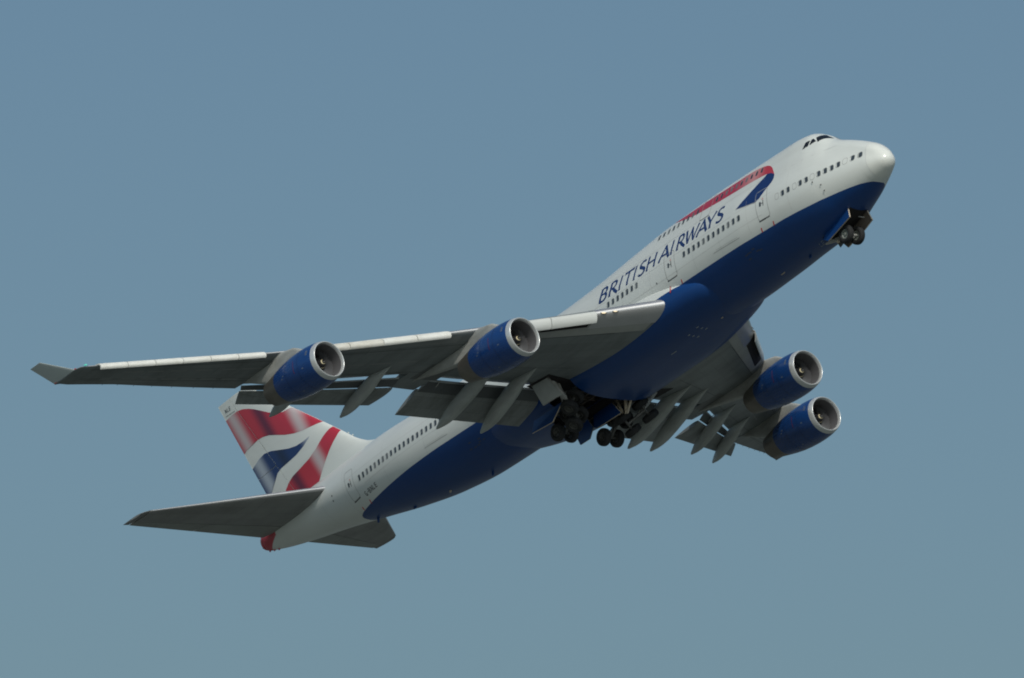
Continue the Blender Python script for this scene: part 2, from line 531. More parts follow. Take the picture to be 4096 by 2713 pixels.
# ------------------------------------------------------------------ flat markings laid on the skin
def poly_cells(poly, dx, dz, extra=()):
    """triangulated polygon cut on a grid so that it can follow a curved skin"""
    bm = bmesh.new()
    vs = [bm.verts.new((p[0], 0, p[1])) for p in poly]
    f = bm.faces.new(vs)
    bmesh.ops.triangulate(bm, faces=[f])
    P = np.array(poly)
    for ax, st in ((0, dx), (1, dz)):
        if not st:
            continue
        lo, hi = P[:, ax].min(), P[:, ax].max()
        q = math.ceil(lo / st + 1e-6) * st
        while q < hi:
            co = [0, 0, 0]
            no = [0, 0, 0]
            co[0 if ax == 0 else 2] = q
            no[0 if ax == 0 else 2] = 1
            bmesh.ops.bisect_plane(bm, geom=bm.verts[:] + bm.edges[:] + bm.faces[:], plane_co=co, plane_no=no)
            q += st
    for co, no in extra:
        bmesh.ops.bisect_plane(bm, geom=bm.verts[:] + bm.edges[:] + bm.faces[:], plane_co=co, plane_no=no)
    bm.verts.index_update()
    v = [(x.co.x, x.co.z) for x in bm.verts]
    fs = [tuple(x.index for x in fc.verts) for fc in bm.faces]
    bm.free()
    return v, fs

def skin_decal(name, polys, m, parent=None, side=1, off=0.008, dx=0.5, dz=0.18, smooth=True, mb=None, mi=0):
    own = mb is None
    mb = mb or MB()
    for i, poly in enumerate(polys):
        v, f = poly_cells(poly, dx, dz)
        o_ = off + 0.0009 * (i % 4)               # strokes that cross lie a hair above one another
        mb.add([fus_pt(x, th_of_z(x, z), side, o_) for x, z in v], f, mi)
    if own:
        o = mb.build(name, m, parent or fus, smooth, None, recalc=False)
        fix_out(o)
        return o

def fix_out(o):
    """faces of a skin marking look away from the aircraft's axis"""
    me = o.data
    bm = bmesh.new()
    bm.from_mesh(me)
    bm.normal_update()
    flip = []
    for f in bm.faces:
        c = f.calc_center_median()
        zm = sec_yz(min(max(c.x, 0.05), 68.6))[2][3]
        if f.normal.dot(Vector((0, c.y, c.z - zm))) < 0:
            flip.append(f)
    bmesh.ops.reverse_faces(bm, faces=flip)
    bm.to_mesh(me)
    bm.free()

def rrect(cx, cz, w, h, r, n=4, sk=0.0):
    pts = []
    for (sx, sz, a0) in ((1, 1, 0), (-1, 1, 90), (-1, -1, 180), (1, -1, 270)):
        for i in range(n + 1):
            a = math.radians(a0 + 90 * i / n)
            x = sx * (w / 2 - r) + r * math.cos(a)
            z = sz * (h / 2 - r) + r * math.sin(a)
            pts.append((cx + x + sk * z, cz + z))
    return pts

def ring_poly(outer, inner):
    """strips between two outlines with the same number of points"""
    n = len(outer)
    return [[outer[i], outer[(i + 1) % n], inner[(i + 1) % n], inner[i]] for i in range(n)]

# cabin windows: grey surround, dark pane, a blind drawn here and there
CABBLIND = mat('cabin_blind', (0.16, 0.175, 0.18), 0.4)
WRND = random.Random(5)
def cabin_window(X, Z, side, w=0.27, h=0.40, plug=False, blinds=0.2):
    mb = MB()
    out = rrect(X, Z, w + 0.07, h + 0.07, 0.13)
    inn = rrect(X, Z, w, h, 0.10)
    if plug:
        inn = rrect(X, Z, w + 0.02, h + 0.02, 0.115)
        skin_decal('', ring_poly(out, inn), None, side=side, off=0.006, mb=mb, dx=0, dz=0, mi=1)
    else:
        skin_decal('', [out], None, side=side, off=0.005, mb=mb, dx=0, dz=0, mi=1)
        skin_decal('', [rrect(X - 0.035, Z, w - 0.05, h, 0.09)], None, side=side, off=0.010, mb=mb, dx=0, dz=0, mi=0)
    o = mb.build('window_plug' if plug else 'cabin_window', [CABBLIND if WRND.random() < blinds else CABGLASS, SEAM if plug else REVEAL], fus, False, None, recalc=False)
    fix_out(o)

def zwin(X):
    return float(np.interp(X, [1.5, 2.6, 3.5, 8.0, 11.6, 17.4, 22.4, 45, 49, 51, 54], [0.67, 0.64, 0.56, 0.54, 0.63, 0.71, 0.80, 0.81, 0.86, 0.90, 0.90]))
main_row = [25.45 - 0.506 * i for i in range(7)] + [17.35 - 0.52 * i for i in range(12)]
nose_row = [7.48, 6.98, 5.93, 5.43, 4.47, 3.99, 3.52, 3.06, 2.09, 1.58]
nose_plug = [7.99, 6.41, 4.94, 2.58]
aft_row = [54.0 - 0.5185 * i for i in range(22)]
upper_row = [20.81 - 0.518 * i for i in range(9)] + [14.67 - 0.507 * i for i in range(10)]
for X in main_row + aft_row:
    cabin_window(X, zwin(X), 1)
for X in nose_row:
    cabin_window(X, zwin(X), 1, 0.28, 0.36, blinds=0.0)
for X in nose_plug:
    cabin_window(X, zwin(X), 1, 0.28, 0.38, plug=True)
for X in upper_row:
    cabin_window(X, float(np.interp(X, [10, 20.8], [3.50, 3.63])), 1, 0.26, 0.36)
for X in (46.0, 43.0, 16.0, 13.0, 24.0, 7.0, 4.0):          # a few on the far side
    cabin_window(X, zwin(X), -1)

# flight deck windows, both sides, laid out in (station, angle round the section)
def cockpit_pane(corners, side):
    mb = MB()
    k = 6
    A, B_, C_, D_ = [np.array(c, float) for c in corners]
    v, f = [], []
    for i in range(k + 1):
        for j in range(k + 1):
            u, w_ = i / k, j / k
            p = (A * (1 - u) + B_ * u) * (1 - w_) + (D_ * (1 - u) + C_ * u) * w_
            v.append(fus_pt(p[0], p[1], side, 0.012))
    for i in range(k):
        for j in range(k):
            a = i * (k + 1) + j
            f.append((a, a + k + 1, a + k + 2, a + 1))
    mb.add(v, f)
    o = mb.build('cockpit_window', GLASS, fus, True, None, recalc=False)
    fix_out(o)
def T(X, Z):
    return (X, th_of_z(X, Z))
for sde in (1, -1):
    cockpit_pane([T(6.18, 3.14), T(5.74, 3.22), T(5.66, 3.62), T(6.00, 3.60)], sde)
    cockpit_pane([T(5.64, 3.23), T(5.20, 3.36), T(5.46, 3.66), T(5.57, 3.64)], sde)
    cockpit_pane([T(5.06, 3.22), (4.42, 1.50), (5.02, 1.50), T(5.34, 3.70)], sde)

# ribbon emblem
RED_UP = [(19.57, 4.15), (18.2, 4.07), (16.51, 4.02), (15.29, 3.99), (14.07, 3.95), (12.86, 3.92), (11.73, 3.93), (10.93, 3.89), (10.11, 3.77), (9.6, 3.62), (9.24, 3.44), (8.97, 3.18), (8.76, 2.84), (8.54, 2.42)]
FOLD = [(8.64, 2.55), (8.99, 2.77)]
RED_LOW = [(9.36, 2.89), (9.83, 2.95), (10.59, 3.01), (11.73, 3.06), (12.92, 3.12), (14.13, 3.19), (15.11, 3.27), (16.19, 3.36), (17.05, 3.49), (17.94, 3.67), (18.7, 3.88)]
RIBBONRED = bpy.data.materials.new('ribbon_red')
RIBBONRED.use_nodes = True
_t = RIBBONRED.node_tree
_b = _t.nodes['Principled BSDF']
_b.inputs['Roughness'].default_value = 0.32
_tc = _t.nodes.new('ShaderNodeTexCoord')
_sp = _t.nodes.new('ShaderNodeSeparateXYZ')
_mr = _t.nodes.new('ShaderNodeMapRange')
_mr.inputs['From Min'].default_value = 8.0
_mr.inputs['From Max'].default_value = 20.0
_rp = _t.nodes.new('ShaderNodeValToRGB')
_rp.color_ramp.elements[0].color = (0.52, 0.045, 0.065, 1)
_rp.color_ramp.elements[1].color = (0.46, 0.04, 0.075, 1)
for _x, _c in ((9.6, (0.52, 0.045, 0.065, 1)), (10.75, (0.60, 0.27, 0.27, 1)), (12.6, (0.46, 0.04, 0.075, 1))):
    _e = _rp.color_ramp.elements.new((_x - 8) / 12)
    _e.color = _c
_t.links.new(_tc.outputs['Object'], _sp.inputs[0])
_t.links.new(_sp.outputs['X'], _mr.inputs['Value'])
_t.links.new(_mr.outputs[0], _rp.inputs[0])
_t.links.new(_rp.outputs[0], _b.inputs['Base Color'])
skin_decal('ribbon_emblem', [RED_UP + FOLD + RED_LOW], RIBBONRED, off=0.006)
skin_decal('ribbon_emblem', [[(9.36, 2.89), (8.99, 2.77), (8.64, 2.55), (8.54, 2.42), (8.53, 2.18), (8.62, 1.99), (8.88, 1.77), (9.11, 1.62), (9.24, 1.51), (9.61, 1.2), (9.95, 1.05), (10.46, 1.15), (11.19, 1.27), (11.88, 1.42), (11.2, 1.86), (10.73, 2.15), (10.06, 2.52), (9.55, 2.77)]], LETTER, off=0.006)
skin_decal('ribbon_shadow_line', [[(11.95, 1.38), (11.19, 1.22), (10.46, 1.09), (9.98, 0.99), (9.95, 1.045), (10.46, 1.145), (11.19, 1.265), (11.88, 1.415)]], SEAM, off=0.005)

# ------------------------------------------------------------------ lettering: hand drawn strokes, thick and thin
def arc(cx, cy, rx, ry, a0, a1, n=12):
    return [(cx + rx * math.cos(math.radians(a0 + (a1 - a0) * i / n)), cy + ry * math.sin(math.radians(a0 + (a1 - a0) * i / n))) for i in range(n + 1)]
TK, TN = 0.185, 0.14
def stroke(pts, w):
    """ribbon along pts; w one width or per point widths"""
    P = [np.array(p, float) for p in pts]
    ww = w if isinstance(w, (list, tuple)) else [w] * len(P)
    L, R_ = [], []
    for i, p in enumerate(P):
        d = P[min(i + 1, len(P) - 1)] - P[max(i - 1, 0)]
        d /= np.linalg.norm(d)
        n = np.array([-d[1], d[0]])
        L.append(p + n * ww[i] / 2)
        R_.append(p - n * ww[i] / 2)
    return [[tuple(L[i]), tuple(L[i + 1]), tuple(R_[i + 1]), tuple(R_[i])] for i in range(len(P) - 1)]
def ell_w(pts, cx, thick, thin):
    """stroke widths: thick where the curve runs upright, thin where it runs level"""
    out = []
    for i in range(len(pts)):
        a, b_ = np.array(pts[max(i - 1, 0)]), np.array(pts[min(i + 1, len(pts) - 1)])
        d = b_ - a
        t = abs(d[1]) / (np.linalg.norm(d) + 1e-9)
        out.append(thin + (thick - thin) * t)
    return out
def glyph(c):
    g = []
    stem = lambda x, a=0.0, b_=1.0: stroke([(x, a), (x, a + 0.08), (x, (a + b_) / 2), (x, b_ - 0.08), (x, b_)], [TK * 1.12, TK * 0.98, TK * 0.92, TK * 0.98, TK * 1.12])
    if c == 'I':
        g += stem(0.08)
    elif c == 'B':
        g += stem(0.10)
        p = [(0.10, 0.965), (0.30, 0.965)] + arc(0.30, 0.745, 0.22, 0.22, 90, -90)[1:] + [(0.10, 0.525)]
        g += stroke(p, ell_w(p, 0, TK * 0.9, TN))
        p = [(0.10, 0.525), (0.34, 0.525)] + arc(0.34, 0.28, 0.25, 0.245, 90, -90)[1:] + [(0.10, 0.035)]
        g += stroke(p, ell_w(p, 0, TK * 0.95, TN))
    elif c == 'R':
        g += stem(0.10)
        p = [(0.10, 0.965), (0.32, 0.965)] + arc(0.32, 0.725, 0.24, 0.24, 90, -90)[1:] + [(0.10, 0.485)]
        g += stroke(p, ell_w(p, 0, TK * 0.9, TN))
        g += stroke([(0.30, 0.50), (0.52, 0.25), (0.80, -0.02)], [TK * 0.8, TK * 1.05, TK * 1.0])
    elif c == 'T':
        g += stem(0.42)
        g += stroke([(-0.06, 0.94), (0.2, 0.945), (0.64, 0.945), (0.92, 0.95)], [TN * 1.4, TN * 1.1, TN * 1.1, TN * 1.4])
    elif c == 'S':
        p = [(0.56, 0.90)] + arc(0.34, 0.74, 0.26, 0.225, 55, 205)[1:] + [(0.20, 0.58), (0.34, 0.50), (0.48, 0.42)] + arc(0.30, 0.26, 0.28, 0.235, 25, -135)[1:] + [(0.04, 0.12)]
        n = len(p)
        w = [TN + (TK * 1.1 - TN) * math.exp(-((i / (n - 1) - 0.5) / 0.2) ** 2) for i in range(n)]
        g += stroke(p, w)
    elif c == 'H':
        g += stem(0.08)
        g += stem(0.78)
        g += stroke([(0.08, 0.51), (0.78, 0.51)], TN)
    elif c == 'A':
        g += stroke([(-0.02, 0.0), (0.22, 0.5), (0.44, 1.0)], [TN * 1.3, TN, TN])
        g += stroke([(0.40, 1.0), (0.62, 0.5), (0.86, 0.0)], [TK * 0.85, TK, TK * 1.1])
        g += stroke([(0.16, 0.33), (0.70, 0.33)], TN)
    elif c == 'W':
        g += stroke([(0.0, 1.0), (0.15, 0.5), (0.32, 0.0)], [TK * 1.05, TK, TK * 0.85])
        g += stroke([(0.32, 0.0), (0.48, 0.5), (0.62, 1.0)], TN)
        g += stroke([(0.58, 1.0), (0.72, 0.5), (0.88, 0.0)], [TK * 0.85, TK, TK * 0.85])
        g += stroke([(0.88, 0.0), (1.05, 0.5), (1.22, 1.0)], [TN, TN, TN * 1.3])
    elif c == 'Y':
        g += stroke([(0.42, 0.0), (0.42, 0.2), (0.42, 0.46)], [TK * 1.1, TK * 0.95, TK * 0.9])
        g += stroke([(0.0, 1.0), (0.2, 0.74), (0.42, 0.44)], [TK * 1.0, TK * 0.9, TK * 0.9])
        g += stroke([(0.42, 0.44), (0.62, 0.72), (0.82, 1.0)], [TN, TN, TN * 1.3])
    elif c == 'L':
        g += stroke([(0.08, 0), (0.08, 1)], 0.15) + stroke([(0.08, 0.07), (0.6, 0.07)], 0.14)
    elif c == 'E':
        g += stroke([(0.08, 0), (0.08, 1)], 0.15)
        for q in (0.07, 0.5, 0.93):
            g += stroke([(0.08, q), (0.6, q)], 0.14)
    elif c == 'N':
        g += stroke([(0.08, 0), (0.08, 1)], 0.15) + stroke([(0.62, 0), (0.62, 1)], 0.15) + stroke([(0.08, 1.0), (0.62, 0.0)], 0.15)
    elif c == 'G':
        p = arc(0.36, 0.5, 0.28, 0.43, 50, 320, 14)
        g += stroke(p, 0.15) + stroke([(0.62, 0.02), (0.62, 0.45)], 0.14) + stroke([(0.36, 0.45), (0.65, 0.45)], 0.13)
    elif c == 'b':      # plain block B
        g += stroke([(0.08, 0), (0.08, 1)], 0.15)
        p = [(0.08, 0.94), (0.35, 0.94)] + arc(0.35, 0.73, 0.2, 0.21, 90, -90, 8)[1:] + [(0.08, 0.52)]
        g += stroke(p, 0.14)
        p = [(0.08, 0.52), (0.38, 0.52)] + arc(0.38, 0.29, 0.22, 0.23, 90, -90, 8)[1:] + [(0.08, 0.06)]
        g += stroke(p, 0.14)
    elif c == 'w':      # plain block W
        for a, b_ in (((0, 1), (0.2, 0)), ((0.2, 0), (0.4, 1)), ((0.4, 1), (0.6, 0)), ((0.6, 0), (0.8, 1))):
            g += stroke([a, b_], 0.13)
    elif c == '-':
        g += stroke([(0.1, 0.5), (0.5, 0.5)], 0.14)
    return g
Z0, HH = 1.32, 1.13
name_polys = []
for ch, xl, wsc in (('B', 26.52, 1.30), ('R', 25.48, 1.22), ('I', 24.36, 1.0), ('T', 23.90, 1.06), ('I', 22.80, 1.0), ('S', 22.30, 1.18), ('H', 21.40, 1.08),
                    ('A', 20.02, 1.22), ('I', 18.80, 1.0), ('R', 18.20, 1.16), ('W', 17.30, 1.06), ('A', 15.98, 1.18), ('Y', 15.10, 1.10), ('S', 14.02, 1.18)):
    for q in glyph(ch):
        name_polys.append([(xl - p[0] * wsc, Z0 + p[1] * HH) for p in q])
skin_decal('airline_lettering', name_polys, LETTER, off=0.007, dx=0.6, dz=0.2)
reg = []
xx = 54.16
for ch in 'G-bNLE':
    for q in glyph('N' if ch == 'N' else ch):
        reg.append([(xx - p[0] * 0.36, -0.36 + p[1] * 0.30) for p in q])
    xx -= 0.31 if ch != '-' else 0.22
skin_decal('registration_lettering', reg, BLACKTXT, off=0.008, dx=0, dz=0)
def keel_pt(X, y, off):
    P = sec_yz(float(X))[2]
    return (X, y, P[3] - (P[3] - P[0]) * math.sqrt(max(1 - (y / P[2]) ** 2, 0.01)) - off)
mb = MB()
for ch, tx, ty in (('L', 7.94, 0.07), ('E', 7.69, 0.10)):
    for i, q in enumerate(glyph(ch)):
        mb.add([keel_pt(tx - 0.36 * p[0] - 0.28 * p[1], ty + 0.04 * p[0] + 0.46 * p[1], 0.008 + 0.001 * i) for p in q], [(0, 1, 2, 3)])
mb.build('nose_code_lettering', mat('pale_code', (0.22, 0.27, 0.32), 0.4), fus, False, None, recalc=False)

# ------------------------------------------------------------------ cabin doors
def cabin_door(X, z0, z1, w, rim=SEAM, side=1, window=True, sk=0.0):
    cz, h = (z0 + z1) / 2, z1 - z0
    mb = MB()
    inn = rrect(X, cz, w - 0.05, h - 0.05, 0.16, sk=sk)
    out = rrect(X, cz, w + 0.03, h + 0.03, 0.20, sk=sk)
    skin_decal('', ring_poly(out, inn), None, side=side, off=0.009, mb=mb, dx=0, dz=0.12)
    skin_decal('', [[(X + w / 2 - 0.05, z0 - 0.055), (X - w / 2 + 0.05, z0 - 0.055), (X - w / 2 + 0.05, z0 + 0.015), (X + w / 2 - 0.05, z0 + 0.015)]], None, side=side, off=0.010, mb=mb, dx=0, dz=0.0, mi=1)
    o = mb.build('cabin_door', [rim, SILL], plane, True, None, recalc=False)
    fix_out(o)
    if window:
        skin_decal('door_window', [rrect(X + 0.13, cz + 0.02, 0.17, 0.34, 0.08)], CABGLASS, parent=o, side=side, off=0.010, dx=0, dz=0)
        skin_decal('door_handle', [[(X + 0.02, cz + 0.0), (X - 0.14, cz + 0.0), (X - 0.14, cz + 0.05), (X + 0.02, cz + 0.05)],
                                   [(X - 0.12, cz - 0.20), (X - 0.18, cz - 0.20), (X - 0.18, cz + 0.22), (X - 0.12, cz + 0.22)]], SEAMD, parent=o, side=side, off=0.010, dx=0, dz=0)
        skin_decal('door_warning_mark', [[(X - 0.02, cz + 0.28), (X - 0.2, cz + 0.28), (X - 0.2, cz + 0.31), (X - 0.02, cz + 0.31)], [(X - 0.1, cz + 0.31), (X - 0.13, cz + 0.31), (X - 0.13, cz + 0.4), (X - 0.1, cz + 0.4)]],
                   REDTICK, parent=o, side=side, off=0.010, dx=0, dz=0)
    return o
cabin_door(9.44, -0.38, 1.72, 1.07, sk=0.06)
cabin_door(18.86, -0.30, 1.58, 1.07, sk=0.06)
cabin_door(55.28, -0.10, 2.02, 1.02, sk=0.06)
cabin_door(15.60, 2.60, 4.30, 1.02, window=False)
# cargo door edges, seams and small red marks
def strip(pts, w):
    return stroke(pts, w)
skin_decal('cargo_door_edge', strip([(14.59, -0.50), (11.95, -0.60)], 0.035) + strip([(14.3, -0.40), (12.1, -0.49)], 0.012), SEAM, off=0.007, dz=0)
skin_decal('cargo_door_edge', strip([(46.29, -0.33), (43.71, -0.42)], 0.035) + strip([(46.0, -0.24), (44.0, -0.31)], 0.012), SEAM, off=0.007, dz=0)
ticks = [[(8.86, -0.80), (8.94, -1.06)], [(9.98, -0.78), (10.04, -1.05)], [(18.17, -0.68), (18.20, -0.95)], [(54.2, -0.56), (54.35, -0.74)], [(55.5, -0.52), (55.65, -0.66)]]
for t_ in ticks:
    skin_decal('red_tick_mark', strip(t_, 0.09), REDTICK, off=0.008, dx=0, dz=0.1)
seams = [strip([(x, z) for x in np.arange(a, b_ + 0.01, 0.8)], 0.022) for z, a, b_ in ((1.12, 8.5, 27), (2.62, 9.5, 27), (-0.05, 9.5, 26), (0.35, 40, 54), (1.5, 40, 56), (2.3, 3.6, 8))]
skin_decal('panel_seam', [q for s_ in seams for q in s_], mat('faint_seam', (0.56, 0.565, 0.55), 0.45), off=0.003, dx=0, dz=0)
vs_ = []
vs_ += strip([(1.21, z) for z in np.linspace(-0.85, 1.42, 24)], 0.02)
for X in (7.1, 10.9, 13.8, 16.5, 21.0, 24.0, 26.6, 41.5, 46.2, 51.0, 56.2, 59.2):
    zz = np.linspace(-0.8, 2.9 if X > 7.5 else 2.0, 26)
    vs_ += strip([(X, z) for z in zz], 0.016)
skin_decal('panel_seam', vs_, bpy.data.materials['faint_seam'], off=0.004, dx=0, dz=0)
# air-data probes on the nose, drain marks
for X, Z in ((4.43, -0.24), (4.35, -0.66), (4.95, 0.17)):
    mb = MB()
    p = fus_pt(X, th_of_z(X, Z), 1, 0.0)
    mb.tube([p, p + np.array([0.02, 0.08, -0.01]), p + np.array([-0.14, 0.10, -0.02])], [0.028, 0.022, 0.012], 8)
    mb.build('pitot_probe', SEAMD, fus)
for X, Z in ((20.4, 0.02), (57.7, 1.2), (57.75, 0.86)):
    skin_decal('vent_port', [rrect(X, Z, 0.12, 0.12, 0.05)], SEAMD, off=0.008, dx=0, dz=0)
# faint service markings on the navy belly
pale = mat('pale_marking', (0.045, 0.065, 0.12), 0.45)
for X0, Z0_ in ((12.0, -1.75), (42.0, -1.75)):
    rnd = random.Random(int(X0))
    ps = []
    for i in range(7):
        x, z = X0 + rnd.uniform(-0.9, 0.9), Z0_ + rnd.uniform(-0.3, 0.25)
        ps.append([(x, z), (x - 0.28, z), (x - 0.28, z + 0.07), (x, z + 0.07)])
    skin_decal('service_panel_marking', ps, pale, off=0.006, dx=0, dz=0)

# ------------------------------------------------------------------ fin and rudder
def fin_le(z):      # leading edge with its dorsal fillet
    return float(np.interp(z, [3.6, 4.0, 4.5, 4.95, 5.4, 6.0, 6.6, 8.0, 13.72], [51.6, 53.6, 55.3, 56.1, 56.75, 57.45, 58.15, 59.85, 66.90]))
def fin_te(z):
    return 67.17 + (z - 5.58) * (70.53 - 67.17) / (13.78 - 5.58)
def fin_hinge(z):
    return float(np.interp(z, [3.6, 13.72], [63.35, 69.05]))
def naca(u):
    return 5 * (0.2969 * math.sqrt(max(u, 0)) - 0.1260 * u - 0.3516 * u * u + 0.2843 * u ** 3 - 0.1036 * u ** 4)
def fin_half(X, z):
    a, b_ = fin_le(z), fin_te(z)
    tc = float(np.interp(z, [3.6, 6, 13.72], [0.075, 0.098, 0.09]))
    u = min(max((X - a) / (b_ - a), 0), 1)
    return max(naca(u) * tc * (b_ - a), 0.0)
def fin_piece(name, x0f, x1f, m, zs, n=30):
    secs = []
    for z in zs:
        a, b_ = x0f(z), x1f(z)
        q = np.linspace(0, 1, n)
        X = a + (b_ - a) * q ** 2.2 if name == 'tail_fin' else a + (b_ - a) * q
        r = [(x, max(fin_half(x, z), 0.006), z) for x in X]
        l = [(x, -y, z_) for x, y, z_ in r[::-1]]
        secs.append(r + l)
    return loft(name, secs, m, plane, autosmooth=30)
zs = [2.6] + list(np.linspace(3.6, 6.2, 14)) + list(np.linspace(6.5, 13.72, 16))
fin = fin_piece('tail_fin', fin_le, lambda z: fin_hinge(z) - 0.02, WHITE, zs)
# rounded tip cap and bright leading edge strip
rud_lo = fin_piece('rudder', lambda z: fin_hinge(z) + 0.02, fin_te, WHITE, list(np.linspace(3.9, 6.93, 6)))
rud_hi = fin_piece('rudder', lambda z: fin_hinge(z) + 0.02, fin_te, WHITE, list(np.linspace(6.97, 13.72, 10)))

def clip_half(poly, keep):
    """keep: signed function >= 0 inside"""
    out = []
    for i in range(len(poly)):
        a, b_ = poly[i], poly[(i + 1) % len(poly)]
        fa, fb = keep(a), keep(b_)
        if fa >= 0:
            out.append(a)
        if (fa >= 0) != (fb >= 0):
            t = fa / (fa - fb)
            out.append((a[0] + (b_[0] - a[0]) * t, a[1] + (b_[1] - a[1]) * t))
    return out
LE_CUTS = [((59.85 + d, 0, 8.0), (5.72, 0, -7.05)) for d in (0.025, 0.032, 0.042, 0.055, 0.075, 0.10, 0.13, 0.17, 0.22, 0.3, 0.4)]
def fin_decal(name, poly, m, off=0.010, split=True):
    h = lambda p: (63.35 + (p[1] - 3.6) * (69.05 - 63.35) / (13.72 - 3.6)) - p[0]
    zsplit = lambda p: p[1] - 6.95
    jobs = [(fin, clip_half(poly, lambda p: h(p) - 0.02))]
    rp = clip_half(poly, lambda p: -h(p) - 0.02)
    if len(rp) > 2:
        jobs += [(rud_hi, clip_half(rp, lambda p: zsplit(p) - 0.02)), (rud_lo, clip_half(rp, lambda p: -zsplit(p) - 0.02))]
    for par, pl in jobs:
        if len(pl) < 3:
            continue
        for sde in (1, -1):
            v, f = poly_cells(pl, 0.10 if off < 0.012 else 0.2, 0.16, LE_CUTS if par is fin else ())
            vv = []
            for x, z in v:
                e = 0.012
                h0 = fin_half(x, z)
                hx = (fin_half(x + e, z) - fin_half(x - e, z)) / (2 * e)
                nx, ny = -hx, 1.0
                q = math.hypot(nx, ny)
                vv.append((x + off * nx / q, sde * (h0 + off * ny / q), z))
            f = [fc if (sde < 0) else fc[::-1] for fc in f]
            o = mesh_obj(name, vv, f, m, par, True, recalc=False)
            bm = bmesh.new()
            bm.from_mesh(o.data)
            bm.normal_update()
            bmesh.ops.reverse_faces(bm, faces=[q for q in bm.faces if q.normal.y * sde < 0])
            bm.to_mesh(o.data)
            bm.free()
def smooth_poly(pts, fixed=()):
    return pts
TEX = lambda z: fin_te(z) - 0.015
red1 = [(TEX(12.42), 12.42), (69.1, 12.5), (68.38, 12.47), (67.69, 12.32), (67.05, 12.07), (66.42, 11.75), (65.58, 11.24), (64.85, 10.8), (64.1, 10.43), (63.45, 10.22), (62.95, 10.16), (62.62, 10.22),
        (fin_le(10.1) + 0.015, 10.1), (fin_le(9.0) + 0.015, 9.0), (fin_le(7.84) + 0.015, 7.84), (60.47, 7.89), (61.58, 7.99), (62.53, 8.19), (63.56, 8.53), (64.56, 8.97), (65.32, 9.29), (66.13, 9.49), (66.97, 9.57), (67.71, 9.53), (68.3, 9.43), (TEX(9.33), 9.33)]
blue = [(60.93, 7.28), (61.7, 7.21), (62.54, 7.24), (63.48, 7.45), (64.64, 7.85), (65.54, 8.17), (66.35, 8.32), (67.1, 8.24), (TEX(7.95), 7.95), (TEX(5.2), 5.2), (66.62, 5.2), (66.58, 5.38), (66.32, 5.70), (65.92, 6.06), (65.3, 6.40), (64.75, 6.53), (63.75, 6.57), (62.72, 6.65), (61.8, 6.87), (61.13, 7.15)]
red2 = [(fin_le(7.05) + 0.02, 7.05), (fin_le(6.44) + 0.02, 6.44), (58.3, 6.05), (58.96, 5.54), (59.73, 4.89), (60.42, 4.29), (60.9, 3.85), (66.3, 3.85), (66.1, 4.2), (65.5, 4.55), (64.97, 4.80), (64.31, 5.22), (63.68, 5.44), (62.64, 5.57), (61.44, 5.77), (60.48, 6.11), (59.6, 6.63), (58.99, 6.95)]
fin_decal('flag_pattern', red1, FLAGRED)
fin_decal('flag_pattern', blue, FLAGBLUE)
fin_decal('flag_pattern', red2, FLAGRED)
for x0, ch in ((69.80, 'N'), (69.52, 'L'), (69.28, 'E')):
    for k_, q in enumerate(glyph(ch)):
        pl = [(x0 - p[0] * 0.30, 12.90 + p[1] * 0.30) for p in q]
        vv = [(x, fin_half(x, z) + 0.008 + 0.001 * k_, z) for x, z in pl]
        mesh_obj('fin_code_lettering', vv, [(0, 1, 2, 3)], BLACKTXT, rud_hi, False, recalc=False)
for pl in ([(69.83, 12.70), (68.62, 12.62), (68.62, 12.59), (69.83, 12.67)], [(66.36, 9.02), (66.34, 9.02), (66.02, 8.38), (66.04, 8.38)]):
    fin_decal('fin_seam', pl, SEAMD, off=0.014)
mb = MB()
for z in (5.55, 5.9):
    mb.tube([(fin_le(z) + 0.3, 0.0, z - 0.1), (fin_le(z) - 0.02, 0.0, z + 0.10)], 0.05, 8)
mb.build('fin_antenna', WHITE, fin)

# ------------------------------------------------------------------ lifting surfaces
def airfoil(LE, TE, tc, n=22, up=0.52, cut=1.0, droop=0.0, cove=False):
    """closed loop in the plane of LE and TE (same y unless swept): upper side from tail to nose, lower side back"""
    LE, TE = np.array(LE, float), np.array(TE, float)
    ch = TE - LE
    c = np.linalg.norm(ch[[0, 2]])
    nrm = np.array([-ch[2], 0, ch[0]]) / c
    if nrm[2] < 0:
        nrm = -nrm
    us = cut * (1 - np.cos(np.linspace(0, math.pi / 2, n))) if cut < 1 else 0.5 * (1 - np.cos(np.linspace(0, math.pi, n)))
    upr, lor = [], []
    for u in us:
        t = naca(u) * tc * c * 2
        tl = t * (min(1.0, max((cut - u) / 0.10, 0.0)) * 1.7 - 0.7 if (cove and u > cut - 0.10) else 1.0)
        p = LE + ch * u
        if droop:
            p = p + nrm * (-droop * c * (1 - u) ** 2)
        upr.append(p + nrm * max(t * up, 0.004))
        lor.append(p - nrm * (tl * (1 - up) if cove else max(t * (1 - up), 0.004)))
    return np.array(upr[::-1] + lor[1:])

